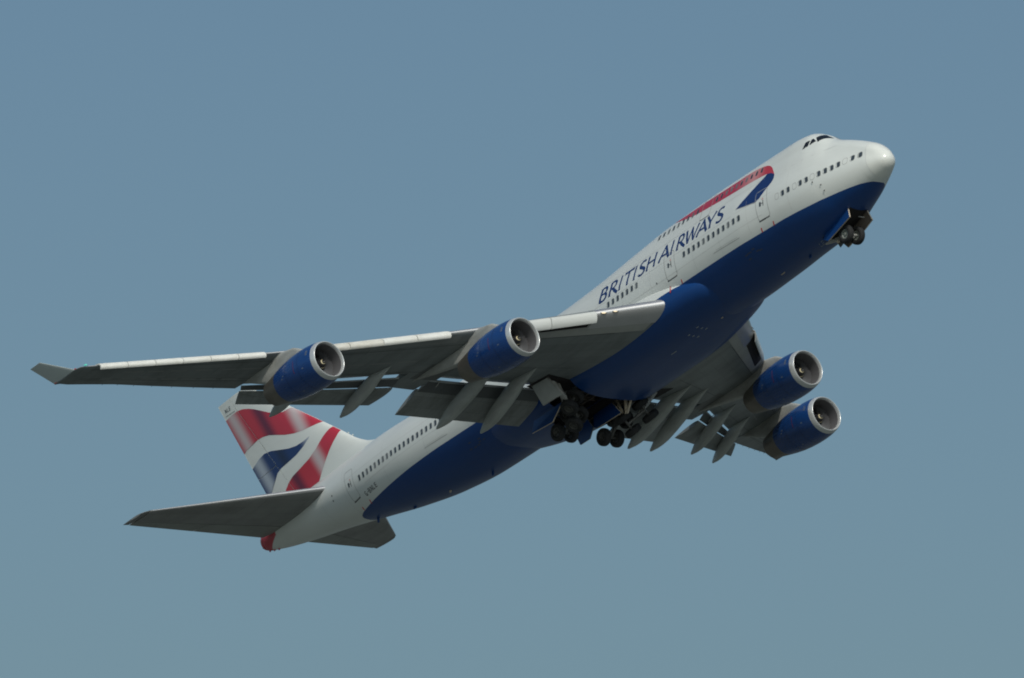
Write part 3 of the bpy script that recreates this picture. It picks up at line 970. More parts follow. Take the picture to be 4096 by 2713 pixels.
WY = [2.0, 3.74, 6.5, 12.0, 13.1, 21.0, 22.0, 30.0, 31.1]
WZ = [-1.72, -1.54, -1.22, -0.50, -0.35, 0.96, 1.14, 2.98, 3.18]
def w_le(y):
    return np.array([20.05 + 0.968 * (y - 3.74), y, float(np.interp(y, WY, WZ)) - 0.10])
def w_tez(y):
    t = y - 3.3
    return -2.1 + 0.122 * t + 0.00224 * t * t
def w_te(y):
    return np.array([float(np.interp(y, [2, 4, 11.3, 13.1, 21.4, 28.35, 31.1], [34.2, 34.75, 36.9, 37.4, 42.85, 47.0, 49.15])), y, w_tez(y)])
def w_tc(y):
    return float(np.interp(y, [2, 4, 12, 21, 31], [0.130, 0.125, 0.098, 0.082, 0.08]))
def w_lip(y):
    if 3.3 < y < 11.25:
        return 33.05 + 0.32 * (y - 4.8)
    if 13.1 < y < 21.28:
        return 35.90 + 0.785 * (y - 13.3)
    return None
def w_sec(y, cut=True, n=26):
    a, b_ = w_le(y), w_te(y)
    lip = w_lip(y) if cut else None
    return airfoil(a, b_, w_tc(y), n, 0.50, (lip - a[0]) / (b_[0] - a[0]) if lip else 0.9999, cove=bool(lip))
def w_low(X, y):
    """height of the wing's underside"""
    a, b_ = w_le(y), w_te(y)
    u = (X - a[0]) / (b_[0] - a[0])
    c = b_[0] - a[0]
    return a[2] + (b_[2] - a[2]) * u - naca(min(max(u, 0), 1)) * w_tc(y) * c

def sidev(v, s):
    v = np.array(v, float)
    return v * np.array([1, s, 1])

def make_wing(s):
    ys = [2.0, 3.0, 3.32, 4, 5, 6.5, 8, 9.5, 11.2, 11.249, 11.27, 12, 12.7, 13.08, 13.12, 14, 15.5, 17, 18.5, 20, 21.25, 21.279, 21.3, 22.5, 24, 26, 28, 29.5, 30.4]
    secs = [sidev(w_sec(y), s) for y in ys]
    # raked tip
    for y, xl, xt, zz in ((30.75, 46.35, 48.9, 3.08), (31.05, 46.9, 49.1, 3.06)):
        secs.append(sidev(airfoil((xl, y, zz), (xt, y, 3.0), 0.07, 26, 0.5, 0.9999), s))
    wing = loft('wing', secs, WING, plane, autosmooth=35)

    # winglet
    wl = []
    for t in np.linspace(0, 1, 6):
        y = 31.02 + (32.2 - 31.02) * t ** 1.0
        z = 3.05 + (4.33 - 3.05) * t
        xl = 46.75 + (48.75 - 46.75) * t
        xt = 49.12 + (49.86 - 49.12) * t
        cc = airfoil((xl, 0, 0), (xt, 0, 0), 0.06, 16)
        nz = np.array([0, -(4.33 - 3.05), 32.2 - 31.02])
        nz = nz / np.linalg.norm(nz)
        wl.append([sidev((p[0], y + p[2] * nz[1], z + p[2] * nz[2]), s) for p in cc])
    loft('winglet', wl, WINGLETM, wing, autosmooth=35)
    mb = MB()
    mb.tube([sidev((46.72, 30.98, 3.10), s), sidev((49.1, 31.03, 3.06), s)], 0.035, 8)
    mb.build('tip_seam', REDTICK, wing)
    mb = MB()
    mb.lathe([(-0.10, 0.01), (-0.07, 0.035), (0, 0.05), (0.08, 0.035), (0.14, 0.01)], sidev((46.05, 30.62, 3.10), s), (0.75, 0.66 * s, 0), 12)
    mb.build('navigation_light', GREENL if s > 0 else REDTICK, wing)

    # leading edge flaps: curved panels standing ahead of the nose
    prof = [(0.40, 0.10), (0.16, 0.135), (-0.08, 0.10), (-0.28, -0.01), (-0.40, -0.17), (-0.43, -0.31), (-0.38, -0.42), (-0.28, -0.47), (-0.24, -0.44), (-0.30, -0.36), (-0.30, -0.20), (-0.18, -0.06), (0.02, 0.03), (0.22, 0.06)]
    def slat(y0, y1, h, name='leading_edge_slat', m=SLAT, dx=0.0, dz=0.0, pr=prof):
        ss = []
        for y in np.linspace(y0, y1, 4):
            a = w_le(y)
            ss.append([sidev((a[0] + dx + p[0] * h, y - p[0] * h * 0.0, a[2] + dz + p[1] * h), s) for p in pr])
        return loft(name, ss, m, wing, autosmooth=40)
    edges = np.linspace(30.1, 22.35, 7)
    for i in range(6):
        slat(edges[i + 1] + 0.02, edges[i] - 0.02, 0.88)
    edges = np.linspace(20.05, 13.72, 5)
    for i in range(4):
        slat(edges[i + 1] + 0.02, edges[i] - 0.02, 1.06, m=SLATD if i < 2 else SLAT)
    kr = [(0.14, 0.10), (-0.04, 0.105), (-0.15, 0.02), (-0.18, -0.16), (-0.15, -0.40), (-0.06, -0.60), (0.06, -0.69), (0.12, -0.67), (0.02, -0.47), (-0.04, -0.22), (-0.02, -0.02), (0.10, 0.04)]
    edges = [10.45, 8.9, 6.75]
    for i in range(2):
        slat(edges[i + 1] + 0.02, edges[i] - 0.02, 0.98, 'inboard_nose_flap', WINGW, 0, 0.0, kr)
    # painted shade of the bay behind the inboard nose flaps, and the paler panels of the fixed leading edge
    def lower_patch(name, y0, y1, u0, u1, m, off, inx=False):
        vv, ff = [], []
        K, J = 14, 6
        for i in range(K + 1):
            y = y0 + (y1 - y0) * i / K
            a, b_ = w_le(y), w_te(y)
            for j in range(J + 1):
                X = a[0] + ((u0 + (u1 - u0) * j / J) if inx else (b_[0] - a[0]) * (u0 + (u1 - u0) * j / J))
                vv.append(sidev((X, y, w_low(X, y) - off), s))
        for i in range(K):
            for j in range(J):
                a = i * (J + 1) + j
                ff.append((a, a + 1, a + J + 2, a + J + 1))
        mesh_obj(name, vv, ff, m, wing, True, recalc=False)
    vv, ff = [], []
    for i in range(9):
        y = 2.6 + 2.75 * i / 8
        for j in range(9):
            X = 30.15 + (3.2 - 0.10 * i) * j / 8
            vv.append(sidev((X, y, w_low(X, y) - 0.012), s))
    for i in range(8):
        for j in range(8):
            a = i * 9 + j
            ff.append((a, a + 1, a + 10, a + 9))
    mesh_obj('wing_gear_bay_shade', vv, ff, BAY, wing, True, recalc=False)  # flat dark patch on the skin, painted shade of the open gear bay
    lower_patch('nose_flap_bay_shade', 6.8, 10.9, 0.12, 0.98, BAY, 0.012, True)  # no cavity here, the bay's darkness is only colour
    lower_patch('leading_edge_panel', 3.6, 11.2, 0.02, 0.155, WINGPAL, 0.006)
    lower_patch('leading_edge_panel', 12.9, 20.4, 0.03, 0.12, WINGPAL2, 0.006)
    lower_patch('gear_panel', 11.0, 12.6, 0.50, 0.80, WINGDK, 0.006)
    # bare metal nose of the wing root
    ss = []
    for y in np.linspace(2.6, 6.70, 12):
        f = w_sec(y, False, 40)
        a = w_le(y)
        m0 = len(f) // 2
        seg = f[m0 - 13:m0 + 12]
        ctr = seg.mean(axis=0)
        d = seg - np.array([a[0] + 0.9, y, a[2]])
        seg = seg + d / np.linalg.norm(d, axis=1)[:, None] * 0.012
        ss.append([sidev(p, s) for p in seg])
    loft('root_leading_edge', ss, BARE, wing, caps=False, autosmooth=50, wrap=False)
    # thin bright nose strip where no slat stands
    for y0, y1 in ((30.12, 30.5), (20.1, 22.3), (10.5, 13.7)):
        ss = []
        for y in np.linspace(y0, y1, 4):
            f = w_sec(y, False, 40)
            a = w_le(y)
            m0 = len(f) // 2
            seg = f[m0 - 9:m0 + 4]
            d = seg - np.array([a[0] + 0.5, y, a[2]])
            ss.append([sidev(p, s) for p in (seg + d / np.linalg.norm(d, axis=1)[:, None] * 0.008)])
        loft('leading_edge_strip', ss, BARE, wing, caps=False, autosmooth=50, wrap=False)
    # landing lights in the root
    for (x, y, z) in ((22.52, 6.31, -1.34), (22.0, 5.75, -1.40)):
        mb = MB()
        ax = np.array([-0.66, 0.42 * s, 0.58])
        mb.lathe([(0.0, 0.23), (0.03, 0.23), (0.04, 0.185)], sidev((x + 0.10, y, z - 0.02), s), ax, 20, 1)
        mb.lathe([(0.03, 0.175), (0.05, 0.10), (0.055, 0.001)], sidev((x + 0.10, y, z - 0.02), s), ax, 20, 0)
        mb.build('landing_light', [LAMPM, SEAMD], wing)

    # trailing edge flaps
    def flap(name, y0, y1, le, te, tc, m, n=6, up=0.5, dark=None):
        ss = []
        for t in np.linspace(0, 1, n):
            y = y0 + (y1 - y0) * t
            a, b_ = le(y), te(y)
            ss.append(sidev(airfoil(a, b_, tc, 16, up), s))
        o = loft(name, ss, [m, dark] if dark else m, wing, autosmooth=35)
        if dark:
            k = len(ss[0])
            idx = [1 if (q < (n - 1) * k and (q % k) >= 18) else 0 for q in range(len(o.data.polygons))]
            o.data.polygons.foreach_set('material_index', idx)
        return o
    L = lambda y, p, q, v0, v1: v0 + (v1 - v0) * (y - p) / (q - p)
    # inboard
    flap('fore_flap', 3.75, 11.22, lambda y: (w_lip(min(max(y, 3.4), 11.2)) + 0.10, y, w_tez(y) + 0.03), lambda y: (L(y, 4, 11.3, 33.85, 36.75), y, L(y, 4, 11.3, -2.72, -1.18)), 0.13, FLAPLIT, dark=FLAPSHADE)
    flap('inboard_flap', 3.75, 11.28, lambda y: (L(y, 4, 11.3, 33.62, 36.55), y, L(y, 4, 11.3, -2.58, -1.06)), lambda y: (L(y, 4, 11.3, 36.01, 39.23), y, L(y, 4, 11.3, -3.32, -1.74)), 0.10, FLAP)
    # outboard
    flap('fore_flap', 13.14, 21.22, lambda y: (w_lip(min(max(y, 13.12), 21.2)) + 0.10, y, w_tez(y) - 0.02), lambda y: (L(y, 13.1, 21.2, 36.72, 42.36), y, w_tez(y) - 0.30), 0.16, FLAPLIT, dark=FLAPSHADE)
    flap('outboard_flap', 13.1, 21.28, lambda y: (L(y, 13.1, 21.2, 36.80, 42.36), y, w_tez(y) - 0.34), lambda y: (L(y, 13.1, 21.3, 39.49, 43.14), y, L(y, 13.1, 21.3, -1.11, -0.16)), 0.09, FLAP)
    for y in (5.2, 8.2, 10.6, 14.5, 16.9, 19.9):
        mb = MB()
        x = w_lip(y)
        mb.tube([(x - 0.1, y * s, w_tez(y) - 0.06), (x + 0.5, y * s, w_tez(y) - 0.28)], 0.03, 6)
        mb.build('flap_link', STRUT, wing)
    # static wicks along the trailing edge
    for y in (22.5, 23.6, 24.8, 25.9, 26.9, 27.8, 28.6):
        mb = MB()
        p = w_te(y)
        mb.tube([(p[0] - 0.05, y * s, p[2]), (p[0] + 0.10, y * s, p[2] - 0.02)], 0.012, 5)
        mb.build('static_wick', SEAMD, wing)
    # hinge line seams on the underside
    def under_strip(pts, w, off=0.006):
        vv, ff = [], []
        for i, (x, y) in enumerate(pts):
            vv += [sidev((x - w / 2, y, w_low(x - w / 2, y) - off), s), sidev((x + w / 2, y, w_low(x + w / 2, y) - off), s)]
        for i in range(len(pts) - 1):
            ff.append((2 * i, 2 * i + 1, 2 * i + 3, 2 * i + 2))
        return vv, ff
    mb = MB()
    for fr, y0, y1 in ((0.74, 21.4, 30), (0.16, 5.0, 30.2), (0.66, 12, 30.2), (0.55, 4.5, 12)):
        pts = []
        for y in np.linspace(y0, y1, 16):
            a, b_ = w_le(y), w_te(y)
            pts.append((a[0] + (b_[0] - a[0]) * fr, y))
        v, f = under_strip(pts, 0.05)
        mb.add(v, f)
    mb.build('underside_seam', SEAMD, wing, False)
    # access panels along the spars, a shade paler than the skin
    rnd = random.Random(7)
    for fr, y0, y1, n, m_, wx in ((0.66, 21.9, 29.4, 7, WINGPAL2, 0.22), (0.34, 21.5, 28.5, 6, WINGPAL3, 0.12), (0.42, 13.6, 20, 5, WINGPAL3, 0.15)):
        mb = MB()
        yy = np.linspace(y0, y1, n + 1)
        for i in range(n):
            ya, yb = yy[i] + rnd.uniform(0.05, 0.3), yy[i + 1] - rnd.uniform(0.05, 0.3)
            v = []
            for y in (ya, yb):
                a, b_ = w_le(y), w_te(y)
                x = a[0] + (b_[0] - a[0]) * fr
                v += [sidev((x, y, w_low(x, y) - 0.007), s), sidev((x + wx, y, w_low(x + wx, y) - 0.007), s)]
            mb.add(v, [(0, 1, 3, 2)])
        mb.build('access_panel', m_, wing, False)

    # flap track fairings
    def canoe(front, tail, w=0.33, d=0.50, bend=0.30):
        front, tail = np.array(front), np.array(tail)
        ss = []
        joint = front + (tail - front) * bend
        joint[2] = w_low(min(joint[0], w_lip(joint[1]) or 99), joint[1]) - 0.16
        for u in list(np.linspace(0.0, bend, 9)) + list(np.linspace(bend + 0.03, 0.94, 16)) + [0.96, 0.975, 0.985, 0.993, 1.0]:
            if u <= bend:
                c = front + (joint - front) * (u / bend)
            else:
                c = joint + (tail - joint) * ((u - bend) / (1 - bend))
            k = float(np.interp(u, [0, 0.06, 0.14, 0.22, 0.30, 0.36, 0.45, 0.62, 0.74, 0.83, 0.90, 0.955, 0.985, 1.0], [0.03, 0.16, 0.38, 0.58, 0.82, 0.95, 1.0, 1.0, 0.93, 0.76, 0.55, 0.31, 0.19, 0.05]))
            ring = []
            for a in np.linspace(0, 2 * math.pi, 20, endpoint=False):
                ring.append(sidev((c[0], c[1] + w * k * math.copysign(abs(math.cos(a)) ** 0.72, math.cos(a)), c[2] + d * k * math.sin(a) * (0.8 if math.sin(a) > 0 else 1.0)), s))
            ss.append(ring)
        return loft('flap_track_fairing', ss, CANOE, wing, autosmooth=50)
    canoe((37.4, 18.4, 0.02), (42.67, 19.0, -1.05), 0.34, 0.50)
    canoe((34.55, 14.75, -0.60), (40.33, 15.04, -1.78), 0.35, 0.52)
    canoe((30.4, 8.9, -1.62), (37.87, 9.14, -3.15), 0.40, 0.60)
    canoe((29.74, 6.6, -2.11), (36.89, 6.3, -3.64), 0.42, 0.62)
    return wing
WINGPAL2 = mat('outer_panel_grey', (0.25, 0.27, 0.27), 0.4, grime=0.3, grime_col=(0.16, 0.155, 0.14), scale=(0.4, 1.2, 1.2))
WINGPAL3 = mat('inner_panel_grey', (0.25, 0.265, 0.265), 0.4)
WINGLETM = mat('winglet_grey', (0.50, 0.555, 0.55), 0.35, grime=0.2, grime_col=(0.3, 0.32, 0.32), scale=(0.6, 1, 1))
WINGDK = mat('dark_panel_grey', (0.12, 0.125, 0.125), 0.45)
WINGW = mat('krueger_paint', (0.62, 0.64, 0.62), 0.35, grime=0.2, grime_col=(0.3, 0.3, 0.28), scale=(1, 0.5, 1))
FLAPSHADE = mat('fore_flap_shaded', (0.10, 0.11, 0.115), 0.45, grime=0.4, grime_col=(0.04, 0.04, 0.04), scale=(0.4, 1.5, 1.5))  # underside of the fore flap, its shadow painted in as a darker colour
FLAPLIT = mat('fore_flap_lit_metal', (0.40, 0.43, 0.45), 0.35, metal=0.2)  # top and nose of the fore flap, painted pale to look sunlit
wings = {s: make_wing(s) for s in (1, -1)}

# tailplane
def make_stab(s):
    def le(y):
        return np.array([58.05 + (67.2 - 58.05) * (y - 1.6) / (10.85 - 1.6), y, 2.12 + (3.46 - 2.12) * (y - 1.6) / 9.25])
    def te(y):
        return np.array([67.35 + (69.68 - 67.35) * (y - 0.6) / (10.95 - 0.6), y, 2.35 + (3.5 - 2.35) * (y - 0.6) / 10.3])
    def hinge(y):
        a, b_ = le(y), te(y)
        return 0.70
    ys = [0.6, 1.6, 3, 5, 7, 9, 10.3]
    def sec(y, u0, u1, n=18):
        a, b_ = le(y), te(y)
        tc = 0.095
        c = b_[0] - a[0]
        if u0 == 0:
            us = u1 * (1 - np.cos(np.linspace(0, math.pi / 2, n)))
        else:
            us = np.linspace(u0, u1, n)
        up = [a + (b_ - a) * u + np.array([0, 0, max(naca(u) * tc * c, 0.006)]) for u in us]
        lo = [a + (b_ - a) * u - np.array([0, 0, max(naca(u) * tc * c, 0.006)]) for u in us]
        return [sidev(p, s) for p in up[::-1] + (lo[1:] if u0 == 0 else lo)]
    secs = [sec(y, 0, 0.715) for y in ys]
    tip = [sec(y, 0, 0.715) for y in (10.6,)]
    st = loft('horizontal_stabilizer', secs + tip, STABM, plane, autosmooth=35)
    # slanted tip fairing
    q = []
    for t, y, xl, xt in ((0, 10.62, 66.98, 69.62), (0.5, 10.85, 67.20, 69.66), (1, 11.02, 67.55, 69.70)):
        q.append([sidev(p, s) for p in airfoil((xl, y, 3.43), (xt, y, 3.5), 0.06, 16)])
    loft('stabilizer_tip', q, STABM, st, autosmooth=35)
    for y0, y1 in ((0.9, 5.95), (6.0, 10.58)):
        loft('elevator', [sec(y, 0.725, 1.0, 8) for y in np.linspace(y0, y1, 5)], ELEVM, st, autosmooth=35)
    # bright leading edge
    ss = []
    for y in np.linspace(1.8, 10.5, 8):
        f = np.array(sec(y, 0, 0.715, 30))
        m0 = len(f) // 2
        seg = f[m0 - 8:m0 + 5]
        a = sidev(le(y), s)
        d = seg - (a + np.array([0.5, 0, 0]))
        ss.append(seg + d / np.linalg.norm(d, axis=1)[:, None] * 0.008)
    loft('leading_edge_strip', ss, BARE, st, caps=False, wrap=False, autosmooth=50)
STABM = mat('tailplane_grey', (0.25, 0.255, 0.25), 0.4, grime=0.45, grime_col=(0.11, 0.105, 0.1), scale=(0.3, 0.9, 1.2), panels=0.6)
ELEVM = mat('elevator_grey', (0.27, 0.285, 0.27), 0.42, grime=0.5, grime_col=(0.13, 0.13, 0.11), scale=(0.3, 0.7, 1.2))
for s in (1, -1):
    make_stab(s)

# ------------------------------------------------------------------ wing to body fairing
FBX = np.array([16.4, 17.2, 18.6, 20.2, 22.0, 24.5, 30.0, 34.0, 36.5, 38.5, 40.5])
FBW = np.array([2.5, 2.9, 3.28, 3.55, 3.72, 3.8, 3.8, 3.75, 3.5, 3.1, 2.4])
FBB = np.array([-2.92, -3.02, -3.18, -3.33, -3.47, -3.58, -3.62, -3.6, -3.45, -3.2, -2.8])
FBT = np.array([-1.0, -0.55, -0.08, 0.20, 0.30, 0.28, 0.1, 0.0, -0.4, -0.9, -1.6])
FZX = np.array([16.0, 17.5, 18.2, 19.2, 20.2, 21.5, 24.0])
FZZ = np.array([-0.95, -0.95, -0.95, -1.02, -1.12, -1.30, -1.5])
def make_fairing():
    xs = np.linspace(16.4, 40.5, 110)
    ss, fm = [], []
    NL, NU = 26, 14
    for X in xs:
        w, bz, tz = [float(pchip(FBX, q, np.array([X]))[0]) for q in (FBW, FBB, FBT)]
        cz = -1.55
        e = float(np.interp(X, [16.4, 22.5, 36.0, 40.5], [1.0, 0.72, 0.72, 1.0]))
        zb = float(np.interp(X, FZX, FZZ))
        f_ = min(max((zb - cz) / (tz - cz), 0.02), 0.999)
        tb = math.asin(f_ ** (1 / e))
        th = np.concatenate([np.linspace(-math.pi / 2, tb, NL + 1), np.linspace(tb, math.pi / 2, NU + 1)[1:]])
        half = []
        for a in th:
            ca, sa = max(math.cos(a), 0), math.sin(a)
            half.append((X, w * ca ** e, cz + (tz - cz if sa > 0 else cz - bz) * math.copysign(abs(sa) ** e, sa)))
        half = np.array(half)
        ss.append(np.concatenate([half, half[1:-1][::-1] * np.array([1, -1, 1])]))
    ss = np.array(ss)
    n, k, _ = ss.shape
    f = grid_faces(n, k)
    for i in range(n - 1):
        for j in range(k):
            low = j < NL or j >= k - NL
            fm.append(0 if low else 1)
    vv = ss.reshape(-1, 3)
    keep = [i for i, q in enumerate(f) if not in_well(np.mean([vv[a] for a in q], axis=0))]
    f = [f[i] for i in keep]
    fm = [fm[i] for i in keep]
    f += [tuple(range(k)), tuple((n - 1) * k + j for j in range(k))]
    fm += [0, 0]
    return mesh_obj('wing_body_fairing', vv, f, [BLUE, WHITE], plane, True, fm, 50)
fairing = make_fairing()

# ------------------------------------------------------------------ engines
def make_engine(x0, y0, z0, s, inner):
    eng = bpy.data.objects.new('engine', None)
    COL.objects.link(eng)
    eng.parent = plane
    tilt, toe = math.radians(1.6), math.radians(1.2)
    ax = np.array([math.cos(tilt), toe * s, math.sin(tilt)])     # aft along the axis
    ax = ax / np.linalg.norm(ax)
    org = np.array([x0, y0 * s, z0])
    N = 72
    # cowl
    mb = MB()
    mb.lathe([(0.36, 1.338), (0.55, 1.375), (0.9, 1.42), (1.4, 1.452), (2.0, 1.455), (2.7, 1.425), (3.4, 1.355), (4.0, 1.26), (4.55, 1.15)], org, ax, N, 0)
    cowl = mb.build('nacelle', NACBLUE, eng, True, 60)
    mb = MB()
    mb.lathe([(4.55, 1.148), (5.1, 1.025), (5.65, 0.905), (6.05, 0.83), (6.06, 0.80), (5.6, 0.80), (5.0, 0.82)], org, ax, N, 0)
    mb.build('exhaust_nozzle', TITAN, eng, True, 50)
    mb = MB()
    mb.lathe([(5.05, 0.82), (5.06, 0.42), (5.5, 0.34), (6.1, 0.10), (6.15, 0.01)], org, ax, 40, 0)
    mb.build('exhaust_cone', TITAN, eng)
    # polished lip and duct
    mb = MB()
    mb.lathe([(0.36, 1.338), (0.24, 1.315), (0.13, 1.285), (0.05, 1.252), (0.01, 1.228), (0.0, 1.208), (0.012, 1.188), (0.05, 1.165), (0.12, 1.138), (0.22, 1.115)], org, ax, N, 0)
    mb.build('inlet_lip', LIP, eng, True, 60)
    mb = MB()
    mb.lathe([(0.22, 1.115), (0.4, 1.09), (0.7, 1.08), (1.0, 1.085), (1.18, 1.09)], org, ax, N, 0)
    mb.build('inlet_duct', DUCT, eng, True, 60)
    # fan: disc behind, blades in front
    mb = MB()
    mb.lathe([(1.20, 1.095), (1.20, 0.30)], org, ax, N, 0)
    a = np.cross(ax, [0, 0, 1.0])
    a /= np.linalg.norm(a)
    c = np.cross(ax, a)
    nb = 33
    for k in range(nb):
        t0 = 2 * math.pi * k / nb
        v = []
        for r, tw, ch in ((0.40, 0.25, 0.12), (0.72, 0.75, 0.17), (1.085, 1.10, 0.20)):
            for q in (-1, 1):
                tt = t0 + q * ch * math.sin(tw) / r * 0.9
                v.append(org + ax * (1.07 + q * ch * math.cos(tw) * 0.7) + r * (a * math.cos(tt) + c * math.sin(tt)))
        mb.add(v, [(0, 1, 3, 2), (2, 3, 5, 4)])
    mb.build('fan', FANM, eng, True, 30, recalc=False)
    cone = [(0.48, 0.01), (0.50, 0.05), (0.62, 0.155), (0.80, 0.275), (1.02, 0.38), (1.10, 0.41)]
    mb = MB()
    mb.lathe(cone, org, ax, 36, 0)
    sp = mb.build('spinner', SPIN, eng)
    # spiral painted on the spinner
    vv, ff = [], []
    n = 60
    for i in range(n + 1):
        t = i / n
        ang = 0.6 + t * 2 * math.pi * 1.2
        for w in (-1, 1):
            d = 0.51 + 0.36 * t + w * 0.028 * min(1, 0.35 + t * 2)
            r = float(np.interp(d, [p[0] for p in cone], [p[1] for p in cone])) + 0.006
            vv.append(org + ax * (d - 0.004) + r * (a * math.cos(ang) + c * math.sin(ang)))
    for i in range(n):
        ff.append((2 * i, 2 * i + 1, 2 * i + 3, 2 * i + 2))
    mesh_obj('spinner_spiral', vv, ff, SPIRAL, eng, True, recalc=False)
    # pylon
    wl = lambda x: w_low(x, y0)
    xle = w_le(y0)[0]
    zle = w_le(y0)[2]
    if inner:
        top = [(x0 + 0.9, z0 + 1.38), (x0 + 1.8, z0 + 1.44), (xle - 1.2, zle - 0.18), (xle + 0.15, zle + 0.05), (xle + 1.2, zle + 0.15)]
        end = xle + 7.6
    else:
        top = [(x0 + 0.9, z0 + 1.38), (x0 + 1.8, z0 + 1.40), (xle - 1.0, zle - 0.20), (xle + 0.15, zle + 0.0), (xle + 1.0, zle + 0.12)]
        end = xle + 4.7
    xs_ = np.concatenate([np.linspace(x0 + 0.9, xle + 1.0, 16), np.linspace(xle + 1.3, end, 14)])
    ss = []
    for X in xs_:
        u = (X - xs_[0]) / (xs_[-1] - xs_[0])
        if X <= top[-1][0]:
            zt_ = float(np.interp(X, [p[0] for p in top], [p[1] for p in top]))
        else:
            zt_ = wl(X) + 0.10
        zb_eng = z0 + (X - x0) * math.sin(tilt)
        xr = x0 + 5.6
        if X < xr:
            zb = zb_eng + float(np.interp(X - x0, [0.9, 2.5, 4.5, 5.6], [1.25, 1.1, 0.75, 0.45]))
        else:
            zb = float(np.interp(X, [xr, end], [z0 + (xr - x0) * math.sin(tilt) + 0.45, wl(end) - 0.02]))
        zb = min(zb, zt_ - 0.05)
        hw = 0.30 * min(1.0, 0.25 + 3.2 * u) * (1.0 if u < 0.6 else max(1 - ((u - 0.6) / 0.4) ** 1.6, 0.10))
        hz = (zt_ - zb) / 2
        cz = (zt_ + zb) / 2
        yc = y0 + toe * (X - x0) * 0.6
        ring = []
        for t in np.linspace(0, 2 * math.pi, 24, endpoint=False):
            e = 0.45
            ring.append(sidev((X, yc + hw * math.copysign(abs(math.cos(t)) ** e, math.cos(t)), cz + hz * math.copysign(abs(math.sin(t)) ** e, math.sin(t))), s))
        ss.append(ring)
    loft('pylon', ss, PYLON, eng, autosmooth=50)
    # markings on the cowl: pale name plate, red line, strake
    def on_cowl(d, ang, off):
        r = float(np.interp(d, [0.36, 0.55, 0.9, 1.4, 2.0, 2.7, 3.4, 4.0, 4.55], [1.352, 1.385, 1.425, 1.452, 1.455, 1.425, 1.355, 1.26, 1.15])) + off
        u_ = np.array([0, 1.0, 0]) - ax * ax[1]
        u_ /= np.linalg.norm(u_)
        w_ = np.cross(ax, u_)
        if w_[2] < 0:
            w_ = -w_
        return org + ax * d + r * (u_ * math.cos(ang) + w_ * math.sin(ang))
    def cowl_patch(name, d0, d1, a0, a1, m, off=0.006):
        vv, ff = [], []
        k = max(2, int(abs(a1 - a0) / 0.06) + 1)
        for i in range(k + 1):
            t = a0 + (a1 - a0) * i / k
            vv += [on_cowl(d0, t, off), on_cowl(d1, t, off)]
        for i in range(k):
            ff.append((2 * i, 2 * i + 1, 2 * i + 3, 2 * i + 2))
        mb_ = MB()
        mb_.add(vv, ff)
        return mb_
    out = MB()
    # lettering block: rows of small pale marks (far too small to read in the picture)
    for base in (0.42, math.pi - 0.42):
        for i in range(5):
            a0 = base - 0.12 + i * 0.055
            m_ = cowl_patch('', 0.62, 0.80, a0, a0 + 0.028, None)
            out.add(m_.v, m_.f)
    out.build('maker_lettering', PALEMARK, eng, False, None)
    red = MB()
    for base in (0.1, math.pi - 0.1):
        m_ = cowl_patch('', 2.02, 2.06, base - 0.35, base + 0.25, None)
        red.add(m_.v, m_.f)
    red.build('red_warning_line', DIMRED, eng, False, None)
    sm = MB()
    for d, a0 in ((3.2, -0.05), (1.1, -0.25), (3.35, -0.16), (2.3, -1.2)):
        m_ = cowl_patch('', d, d + 0.16, a0, a0 + 0.05, None)
        sm.add(m_.v, m_.f)
    sm.build('cowl_latch', PALEMARK, eng, False, None)
    rings = MB()
    for d in (1.62, 3.0):
        m_ = cowl_patch('', d, d + 0.025, -math.pi, math.pi, None, 0.004)
        rings.add(m_.v, m_.f)
    rings.build('cowl_seam', NACSEAM, eng, False, None)
    return eng
PALEMARK = mat('pale_print', (0.17, 0.21, 0.28), 0.45)
DIMRED = mat('dim_red_line', (0.22, 0.02, 0.05), 0.45)
NACSEAM = mat('cowl_seam_dark', (0.004, 0.014, 0.06), 0.45)
for s in (1, -1):
    make_engine(24.18, 12.05, -2.83, s, True)
    make_engine(32.93, 21.24, -1.46, s, False)

# ------------------------------------------------------------------ landing gear
def wheel(parent, c, axis, r, w, hub=None):
    axis = np.asarray(axis, float) / np.linalg.norm(axis)
    mb = MB()
    h = w / 2
    mb.lathe([(-h * 0.55, r * 0.52), (-h * 0.92, r * 0.60), (-h, r * 0.76), (-h * 0.88, r * 0.91), (-h * 0.62, r * 0.98), (-h * 0.3, r), (h * 0.3, r), (h * 0.62, r * 0.98), (h * 0.88, r * 0.91), (h, r * 0.76), (h * 0.92, r * 0.60), (h * 0.55, r * 0.52)], c, axis, 36, 0)
    for q in (-1, 1):
        mb.lathe([(q * h * 0.55, r * 0.54), (q * h * 0.72, r * 0.50), (q * h * 0.66, r * 0.42), (q * h * 0.30, r * 0.36), (q * h * 0.28, r * 0.2), (q * h * 0.62, r * 0.16), (q * h * 0.66, 0.002)], c, axis, 30, 1)
    return mb.build('wheel', [TYRE, hub or HUB], parent, True, 45)

def part_empty(name):
    e = bpy.data.objects.new(name, None)
    COL.objects.link(e)
    e.parent = plane
    return e

